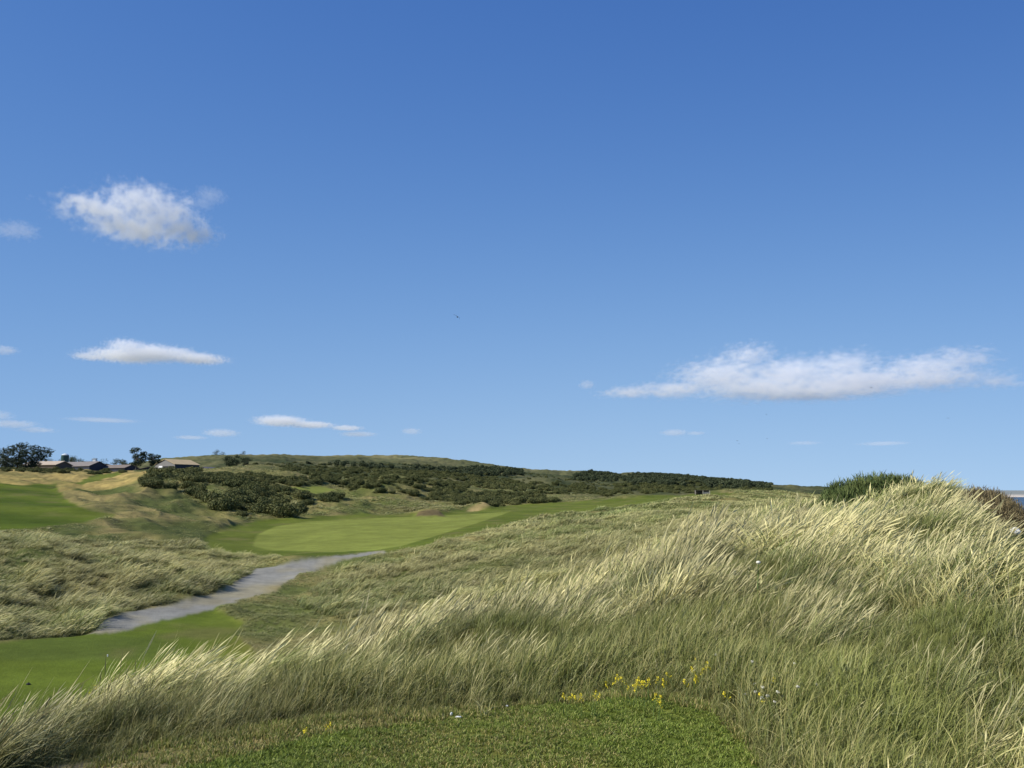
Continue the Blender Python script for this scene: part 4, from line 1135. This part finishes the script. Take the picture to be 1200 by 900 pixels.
# ------------------------------------------------------------------ birds: one continuous body with spread wings
M_BIRD = simple_mat('dark_feather', (0.02, 0.02, 0.024), 0.7, 0.2, 8)
def bird(px, py, d, span, label, droop=(0.1, 0.35), rz=0.0, roll=0.0, group=None):
    b = MB()
    b.tube([(0, -0.34 * span, 0), (0, -0.28 * span, 0.01), (0, -0.12 * span, 0), (0, 0.08 * span, 0), (0, 0.26 * span, 0.0), (0, 0.42 * span, 0)],
           [0.004 * span, 0.045 * span, 0.075 * span, 0.07 * span, 0.035 * span, 0.012 * span], 8)
    for sgn, dr_ in ((-1, droop[0]), (1, droop[1])):
        prev = None
        for t in (0.0, 0.25, 0.5, 0.75, 1.0):
            x = sgn * (0.04 + 0.48 * t) * span * math.cos(dr_ * t)
            z = 0.03 * span + 0.09 * span * math.sin(2.2 * t) - 0.48 * span * t * math.sin(dr_ * t)
            ch = 0.20 * span * (1 - t) ** 0.6 + 0.01 * span
            yo = -0.1 * span + 0.16 * span * t * t
            ring = [b.bm.verts.new((x, yo - ch * 0.4, z)), b.bm.verts.new((x, yo, z + 0.014 * span)), b.bm.verts.new((x, yo + ch, z)), b.bm.verts.new((x, yo, z - 0.01 * span))]
            if prev:
                for k in range(4):
                    b.bm.faces.new((prev[k], prev[(k + 1) % 4], ring[(k + 1) % 4], ring[k]))
            prev = ring
    x, y, z = at(px, py, d)
    o = b.build('bird', M_BIRD, None, (x, y, z), True)
    o.rotation_euler = (0.2, roll, rz)
    tag(o, label, 'bird', group)
bird(536, 371.5, 40, 0.46, 'dark bird gliding on bent wings in the open middle of the sky', (0.05, 0.9), rz=0.25, roll=0.35)
bird(1021, 454, 70, 0.26, 'tiny dark bird in front of the long white cloud', (0.6, 0.5), rz=0.6)
bird(1111, 490, 70, 0.24, 'tiny dark bird in clear sky under the right end of the long cloud', (0.3, 0.5), rz=-0.4)
bird(898, 485.5, 90, 0.24, 'tiny bird alone in clear sky just under the middle of the long cloud', (0.6, 0.2), rz=0.9)
bird(864, 516.5, 90, 0.28, 'upper bird of the close pair low over the hills', (0.4, 0.4), rz=0.4, group='pair of birds over the hills')
bird(866, 520, 90, 0.28, 'lower bird of the close pair low over the hills', (0.4, 0.5), rz=-0.2, group='pair of birds over the hills')
bird(899, 514, 95, 0.24, 'tiny bird to the right of the low pair over the hills', (0.5, 0.4), rz=0.2)

# ------------------------------------------------------------------ sea, surf, far coast
def sea_mat():
    m, N, L = new_mat('sea_water')
    out = nd(N, 'ShaderNodeOutputMaterial')
    b = nd(N, 'ShaderNodeBsdfPrincipled')
    b.inputs['Base Color'].default_value = (0.028, 0.055, 0.08, 1)
    b.inputs['Roughness'].default_value = 0.32
    b.inputs['Specular IOR Level'].default_value = 0.25
    tc = nd(N, 'ShaderNodeTexCoord')
    mp = nd(N, 'ShaderNodeMapping'); mp.inputs['Scale'].default_value = (0.06, 0.16, 1)
    no = nd(N, 'ShaderNodeTexNoise'); no.inputs['Scale'].default_value = 3; no.inputs['Detail'].default_value = 6
    L.new(tc.outputs['Object'], mp.inputs[0]); L.new(mp.outputs[0], no.inputs['Vector'])
    bp = nd(N, 'ShaderNodeBump'); bp.inputs['Strength'].default_value = 1.0; bp.inputs['Distance'].default_value = 1.2
    L.new(no.outputs[0], bp.inputs['Height']); L.new(bp.outputs[0], b.inputs['Normal']); L.new(b.outputs[0], out.inputs[0])
    return m
b = MB()
rings = []
for r_ in (40, 100, 250, 600, 1500, 4000, 12000, 40000):
    rings.append([b.bm.verts.new((r_ * math.sin(t), r_ * math.cos(t), 0)) for t in np.linspace(R(2), R(178), 45)])
for q, w in zip(rings[:-1], rings[1:]):
    for k in range(44):
        b.bm.faces.new((q[k], q[k + 1], w[k + 1], w[k]))
kind(b.build('sea', sea_mat()), 'structure', 'blue sea beyond the end of the dune')
# breaking surf: low foam ridges with ragged edges along the shore
b = MB()
for (r0, amp, ht) in ((262, 5, 0.35), (282, 4, 0.3), (310, 3, 0.25)):
    ts = np.linspace(R(24), R(60), 240)
    wv = (fbm(ts * 60, ts * 0 + r0, 5, 4) - 0.5) * 18
    wd = np.maximum(0.2, (fbm(ts * 90, ts * 0 + r0, 15, 4) - 0.33) * amp * 3)
    prev = None
    for t, w_, q in zip(ts, wv, wd):
        rr = r0 + w_ + (t - R(33)) * 60
        ring = [b.bm.verts.new((s * math.sin(t), s * math.cos(t), z)) for s, z in ((rr - q, 0.004), (rr - q * 0.2, ht), (rr + q, 0.004))]
        if prev:
            b.bm.faces.new((prev[0], ring[0], ring[1], prev[1])); b.bm.faces.new((prev[1], ring[1], ring[2], prev[2]))
        prev = ring
kind(b.build('surf', simple_mat('foam', (0.8, 0.82, 0.83), 0.9, 0.12, 0.4), smooth_=True), 'stuff', 'white surf breaking along the shore')
# far coast across the bay: low hills 7 km off with a pale beach
ts = np.linspace(R(12), R(58), 400)
b = MB()
prof = 30 + 26 * fbm(ts * 14, ts * 0, 9, 4)
prev = None
cols = []
for t, h in zip(ts, prof):
    s = math.sin(t), math.cos(t)
    ring = [b.bm.verts.new((s[0] * r_, s[1] * r_, z)) for r_, z in ((6900, 0.5), (6960, 9), (7100, 11 + 0.25 * h), (7500, 0.9 * h + 6), (8200, h + 8), (9500, 4))]
    if prev:
        for k in range(5):
            b.bm.faces.new((prev[k], ring[k], ring[k + 1], prev[k + 1]))
    prev = ring
cm, N, L = new_mat('far_coast')
out = nd(N, 'ShaderNodeOutputMaterial'); pb = nd(N, 'ShaderNodeBsdfPrincipled'); pb.inputs['Roughness'].default_value = 0.95
ge = nd(N, 'ShaderNodeNewGeometry'); sx_ = nd(N, 'ShaderNodeSeparateXYZ'); L.new(ge.outputs['Position'], sx_.inputs[0])
no = nd(N, 'ShaderNodeTexNoise'); no.inputs['Scale'].default_value = 0.006; no.inputs['Detail'].default_value = 5; L.new(ge.outputs['Position'], no.inputs['Vector'])
ma = nd(N, 'ShaderNodeMath', operation='MULTIPLY_ADD'); L.new(no.outputs[0], ma.inputs[0]); ma.inputs[1].default_value = 14; L.new(sx_.outputs[2], ma.inputs[2])
mr = nd(N, 'ShaderNodeMapRange'); mr.inputs[1].default_value = 14; mr.inputs[2].default_value = 30; L.new(ma.outputs[0], mr.inputs[0])
cr = nd(N, 'ShaderNodeValToRGB'); cr.color_ramp.elements[0].color = (0.52, 0.45, 0.36, 1); cr.color_ramp.elements[1].color = (0.20, 0.215, 0.19, 1)
L.new(mr.outputs[0], cr.inputs[0]); L.new(cr.outputs[0], pb.inputs['Base Color']); L.new(pb.outputs[0], out.inputs[0])
kind(b.build('far_coast_hills', cm, smooth_=True), 'structure', 'low pale coast across the bay')
# bluish headland beyond the dune gap
b = MB(); prev = None
for t in np.linspace(R(12), R(24), 120):
    u_ = (math.degrees(t) - 12) / 12
    h = 10 + 52 * math.sin(math.pi * min(1, max(0, u_ * 0.8 + 0.25))) + 6 * math.sin(t * 300)
    ring = [b.bm.verts.new((math.sin(t) * r_, math.cos(t) * r_, z)) for r_, z in ((3400, -1), (3550, h * 0.6), (3900, h), (4600, -1))]
    if prev:
        for k in range(3):
            b.bm.faces.new((prev[k], ring[k], ring[k + 1], prev[k + 1]))
    prev = ring
kind(b.build('headland_hills', simple_mat('headland', (0.075, 0.095, 0.085), 0.95, 0.3, 0.004), smooth_=True), 'structure', 'dark wooded headland low on the horizon')

# ------------------------------------------------------------------ clouds: real volumes lit by the sun
def cloud(puffs, d, label, dens=0.02, amp=0.9, nscale=1.0, soft=0.45, streak=1.0, seed=0, group=None, depth=0.6, rate=1.0):
    """puffs: (px, py, half width px, half height px) on the sky at ground distance d"""
    cx = sum(p[0] for p in puffs) / len(puffs); cy = sum(p[1] for p in puffs) / len(puffs)
    x, y, z = at(cx, cy, d)
    k = math.hypot(d, z - EYE) / F * 1.0
    dist = math.sqrt(x * x + y * y + (z - EYE) ** 2)
    k = dist / math.sqrt(F * F + (cx - 600) ** 2 + (cy - 450) ** 2)
    az = math.atan2(x, y)
    P = []
    for (px, py, rx, ry) in puffs:
        P.append(((px - cx) * k, random.uniform(-0.15, 0.15) * rx * k, (cy - py) * k, rx * k, max(rx * depth, ry) * k, ry * k))
    bm = bmesh.new()
    for (a, b_, c, rx, ry, rz) in P:
        bmesh.ops.create_icosphere(bm, subdivisions=3, radius=1.0, matrix=Matrix.Translation((a, b_, c)) @ Matrix.Diagonal((rx * 1.3, ry * 1.3, rz * 1.3, 1)))
    me = bpy.data.meshes.new('cloud'); bm.to_mesh(me); bm.free()
    o = link('cloud', me, loc=(x, y, z), rz=-az)
    rm = o.modifiers.new('remesh', 'REMESH'); rm.mode = 'VOXEL'; rm.voxel_size = max(min(p[5] for p in P) * 0.35, 3.0)
    m, N, L = new_mat('cloud_vapour')
    out = nd(N, 'ShaderNodeOutputMaterial')
    tc = nd(N, 'ShaderNodeTexCoord')
    # warp the lookup a little so the puffs lose their ellipsoid outline
    S = max(p[5] for p in P)
    nw = nd(N, 'ShaderNodeTexNoise'); nw.inputs['Scale'].default_value = 0.9 / S * nscale; nw.inputs['Detail'].default_value = 2
    mpw = nd(N, 'ShaderNodeVectorMath', operation='ADD'); mpw.inputs[1].default_value = (seed * 531.0, seed * 97.0, 0)
    L.new(tc.outputs['Object'], mpw.inputs[0]); L.new(mpw.outputs[0], nw.inputs['Vector'])
    w1 = nd(N, 'ShaderNodeVectorMath', operation='SUBTRACT'); w1.inputs[1].default_value = (0.5, 0.5, 0.5); L.new(nw.outputs['Color'], w1.inputs[0])
    w2 = nd(N, 'ShaderNodeVectorMath', operation='MULTIPLY_ADD'); w2.inputs[1].default_value = (S * 0.9, S * 0.9, S * 0.5); L.new(w1.outputs[0], w2.inputs[0]); L.new(tc.outputs['Object'], w2.inputs[2])
    last = None
    for (a, b_, c, rx, ry, rz) in P:
        s1 = nd(N, 'ShaderNodeVectorMath', operation='SUBTRACT'); s1.inputs[1].default_value = (a, b_, c); L.new(w2.outputs[0], s1.inputs[0])
        s2_ = nd(N, 'ShaderNodeVectorMath', operation='MULTIPLY'); s2_.inputs[1].default_value = (1 / rx, 1 / ry, 1 / rz); L.new(s1.outputs[0], s2_.inputs[0])
        ln = nd(N, 'ShaderNodeVectorMath', operation='LENGTH'); L.new(s2_.outputs[0], ln.inputs[0])
        if last is None:
            last = ln.outputs['Value']
        else:
            mn = nd(N, 'ShaderNodeMath', operation='MINIMUM'); L.new(last, mn.inputs[0]); L.new(ln.outputs['Value'], mn.inputs[1]); last = mn.outputs[0]
    n1_ = nd(N, 'ShaderNodeTexNoise'); n1_.inputs['Scale'].default_value = 2.0 / S * nscale; n1_.inputs['Detail'].default_value = 7; n1_.inputs['Roughness'].default_value = 0.62
    mp = nd(N, 'ShaderNodeMapping'); mp.inputs['Scale'].default_value = (1 / streak, 1, 1); L.new(mpw.outputs[0], mp.inputs[0]); L.new(mp.outputs[0], n1_.inputs['Vector'])
    f1 = nd(N, 'ShaderNodeMath', operation='MULTIPLY_ADD'); L.new(n1_.outputs[0], f1.inputs[0]); f1.inputs[1].default_value = amp * 2; f1.inputs[2].default_value = 1.0 - amp - 0.12
    f2 = nd(N, 'ShaderNodeMath', operation='SUBTRACT'); L.new(f1.outputs[0], f2.inputs[0]); L.new(last, f2.inputs[1])
    mr = nd(N, 'ShaderNodeMapRange'); mr.interpolation_type = 'SMOOTHSTEP'; mr.inputs[1].default_value = 0.0; mr.inputs[2].default_value = soft; mr.inputs[3].default_value = 0; mr.inputs[4].default_value = dens
    L.new(f2.outputs[0], mr.inputs[0])
    pv = nd(N, 'ShaderNodeVolumePrincipled'); pv.inputs['Color'].default_value = (1.0, 1.0, 1.0, 1); pv.inputs['Anisotropy'].default_value = 0.0
    L.new(mr.outputs[0], pv.inputs['Density'])
    L.new(pv.outputs[0], out.inputs['Volume'])
    me.materials.append(m)
    m.cycles.volume_step_rate = rate if hasattr(m.cycles, 'volume_step_rate') else 1
    tag(o, label, 'cloud', group)
    return o
DC = 2600
cloud([(165, 264, 78, 20), (125, 250, 60, 16), (190, 246, 48, 32), (165, 238, 56, 28), (105, 247, 40, 10), (215, 262, 44, 20)], DC, 'bright white cloud highest of all at upper left', 0.024, 1.45, 1.5, soft=0.95, seed=1)
cloud([(246, 229, 24, 13), (238, 240, 18, 10)], DC, 'thin grey wisp just right of the highest white cloud', 0.0045, 1.1, 1.4, seed=2)
cloud([(24, 271, 28, 13), (12, 276, 22, 9), (70, 243, 20, 8)], DC, 'faint wisp to the lower left of the highest white cloud', 0.0055, 1.1, 1.4, seed=3)
cloud([(150, 418, 54, 10), (178, 413, 48, 13), (150, 408, 28, 12), (225, 417, 45, 8), (115, 422, 26, 6), (205, 410, 26, 9)], 4200, 'crisp white flat-based cloud over the farm', 0.02, 1.05, 2.2, soft=0.55, seed=4)
cloud([(4, 410, 20, 7)], 4200, 'small cloud tuft at the left edge level with the flat-based cloud', 0.009, 0.7, 1.0, seed=5)
cloud([(14, 497, 34, 6), (0, 488, 20, 8), (40, 503, 26, 4)], 7000, 'ragged low streak of cloud above the windblown trees', 0.0042, 1.0, 1.5, streak=2.0, seed=6)
cloud([(330, 494, 38, 8), (365, 498, 34, 5), (405, 501, 24, 4)], 7000, 'low white cloud above the hilltop', 0.011, 0.95, 1.8, streak=1.6, seed=7)
cloud([(258, 507, 26, 6), (225, 513, 22, 3)], 7000, 'small faint cloud left of the low white cloud', 0.005, 0.95, 1.5, streak=1.6, seed=8)
cloud([(482, 505, 15, 5), (420, 509, 26, 4)], 7000, 'small puff right of the low white cloud', 0.0055, 0.95, 1.5, streak=1.4, seed=9)
cloud([(790, 447, 60, 12), (850, 434, 70, 24), (880, 412, 40, 17), (930, 436, 70, 22), (985, 430, 52, 20), (1000, 448, 110, 16), (1070, 438, 56, 18), (1105, 430, 38, 16), (1075, 452, 70, 13), (900, 452, 100, 14), (740, 449, 50, 8), (1140, 457, 30, 9), (950, 460, 120, 9)],
      4600, 'long ragged white cloud stretching over the right half', 0.0105, 1.8, 1.9, soft=0.8, streak=2.0, seed=10)
cloud([(688, 451, 13, 7)], 4600, 'little white puff at the left tip of the long cloud', 0.008, 0.7, 1.0, seed=11)
cloud([(790, 507, 20, 5), (815, 508, 14, 3)], 7000, 'small faint cloud low over the far ridge', 0.005, 0.9, 1.5, streak=1.5, seed=12)
cloud([(1030, 521, 34, 3), (945, 518, 24, 3)], 7500, 'very faint thin streak of cloud low at right', 0.0025, 0.95, 1.0, streak=2.0, seed=13)
cloud([(120, 492, 50, 3)], 7500, 'very faint thin streak of cloud between farm and flat-based cloud', 0.0024, 0.95, 1.0, streak=2.0, seed=14)

# ------------------------------------------------------------------ light
SUN_EL, SUN_AZ = 39.0, -109.0        # azimuth measured from straight ahead, negative to the left
w = bpy.data.worlds.new('World')
SC.world = w
w.use_nodes = True
N, L = w.node_tree.nodes, w.node_tree.links
N.clear()
out = nd(N, 'ShaderNodeOutputWorld'); bg = nd(N, 'ShaderNodeBackground')
sk = nd(N, 'ShaderNodeTexSky'); sk.sky_type = 'NISHITA'; sk.sun_disc = False
sk.sun_elevation = R(SUN_EL); sk.sun_rotation = R(SUN_AZ)
sk.altitude = 0; sk.air_density = 1.0; sk.dust_density = 0.0; sk.ozone_density = 3.0
# look a little higher than the true direction, so the dusty band at the horizon stays clear blue
tcw = nd(N, 'ShaderNodeTexCoord'); spx = nd(N, 'ShaderNodeSeparateXYZ'); cbx = nd(N, 'ShaderNodeCombineXYZ')
zq = nd(N, 'ShaderNodeMath', operation='MULTIPLY_ADD'); zq.inputs[1].default_value = 0.53; zq.inputs[2].default_value = 0.40
zm = nd(N, 'ShaderNodeMath', operation='MULTIPLY_ADD'); zm.inputs[2].default_value = 0.172
xm_ = nd(N, 'ShaderNodeMath', operation='MULTIPLY'); xm_.inputs[1].default_value = 0.55
L.new(tcw.outputs['Generated'], spx.inputs[0]); L.new(spx.outputs[2], zq.inputs[0]); L.new(spx.outputs[2], zm.inputs[0]); L.new(zq.outputs[0], zm.inputs[1])
L.new(spx.outputs[0], xm_.inputs[0]); L.new(xm_.outputs[0], cbx.inputs[0]); L.new(spx.outputs[1], cbx.inputs[1]); L.new(zm.outputs[0], cbx.inputs[2])
nmz = nd(N, 'ShaderNodeVectorMath', operation='NORMALIZE'); L.new(cbx.outputs[0], nmz.inputs[0]); L.new(nmz.outputs[0], sk.inputs['Vector'])
sc3 = nd(N, 'ShaderNodeSeparateColor'); cc3 = nd(N, 'ShaderNodeCombineColor'); L.new(sk.outputs[0], sc3.inputs[0])
for ch, (p_, g_) in enumerate(((1.725, 3.7), (1.264, 1.54), (0.738, 0.98))):
    m0 = nd(N, 'ShaderNodeMath', operation='MULTIPLY'); m0.inputs[1].default_value = 0.1; L.new(sc3.outputs[ch], m0.inputs[0])
    m1 = nd(N, 'ShaderNodeMath', operation='POWER'); m1.inputs[1].default_value = p_; L.new(m0.outputs[0], m1.inputs[0])
    m2 = nd(N, 'ShaderNodeMath', operation='MULTIPLY'); m2.inputs[1].default_value = g_ * 10; L.new(m1.outputs[0], m2.inputs[0])
    L.new(m2.outputs[0], cc3.inputs[ch])
L.new(cc3.outputs[0], bg.inputs[0])
bg.inputs[1].default_value = 0.10
L.new(bg.outputs[0], out.inputs[0])
sd = bpy.data.lights.new('sun', 'SUN'); sd.energy = 4.6; sd.angle = R(0.5); sd.color = (1.0, 0.95, 0.87)
so = bpy.data.objects.new('sun', sd); COL.objects.link(so)
sv = Vector((math.sin(R(SUN_AZ)) * math.cos(R(SUN_EL)), math.cos(R(SUN_AZ)) * math.cos(R(SUN_EL)), math.sin(R(SUN_EL))))
so.rotation_euler = sv.to_track_quat('Z', 'Y').to_euler()
so.location = (0, 0, 60)

# ------------------------------------------------------------------ camera and render settings
cd = bpy.data.cameras.new('camera')
cd.sensor_width = 36.0
cd.lens = 36.0 * F / 1200.0
cd.clip_start = 0.1
cd.clip_end = 120000
co = bpy.data.objects.new('camera', cd); COL.objects.link(co)
co.location = (0, 0, EYE)
co.rotation_euler = (math.pi / 2 + PITCH, 0, 0)
SC.camera = co
SC.view_settings.view_transform = 'Standard'
SC.view_settings.look = 'None'
SC.view_settings.gamma = 1.0
SC.view_settings.exposure = 0.345
SC.view_settings.use_curve_mapping = False
cy = SC.cycles
cy.max_bounces = 6
cy.diffuse_bounces = 3
cy.glossy_bounces = 2
cy.transmission_bounces = 4
cy.volume_bounces = 6
cy.transparent_max_bounces = 6
cy.use_denoising = True
cy.denoiser = 'OPENIMAGEDENOISE'
cy.use_adaptive_sampling = True
cy.adaptive_threshold = 0.01
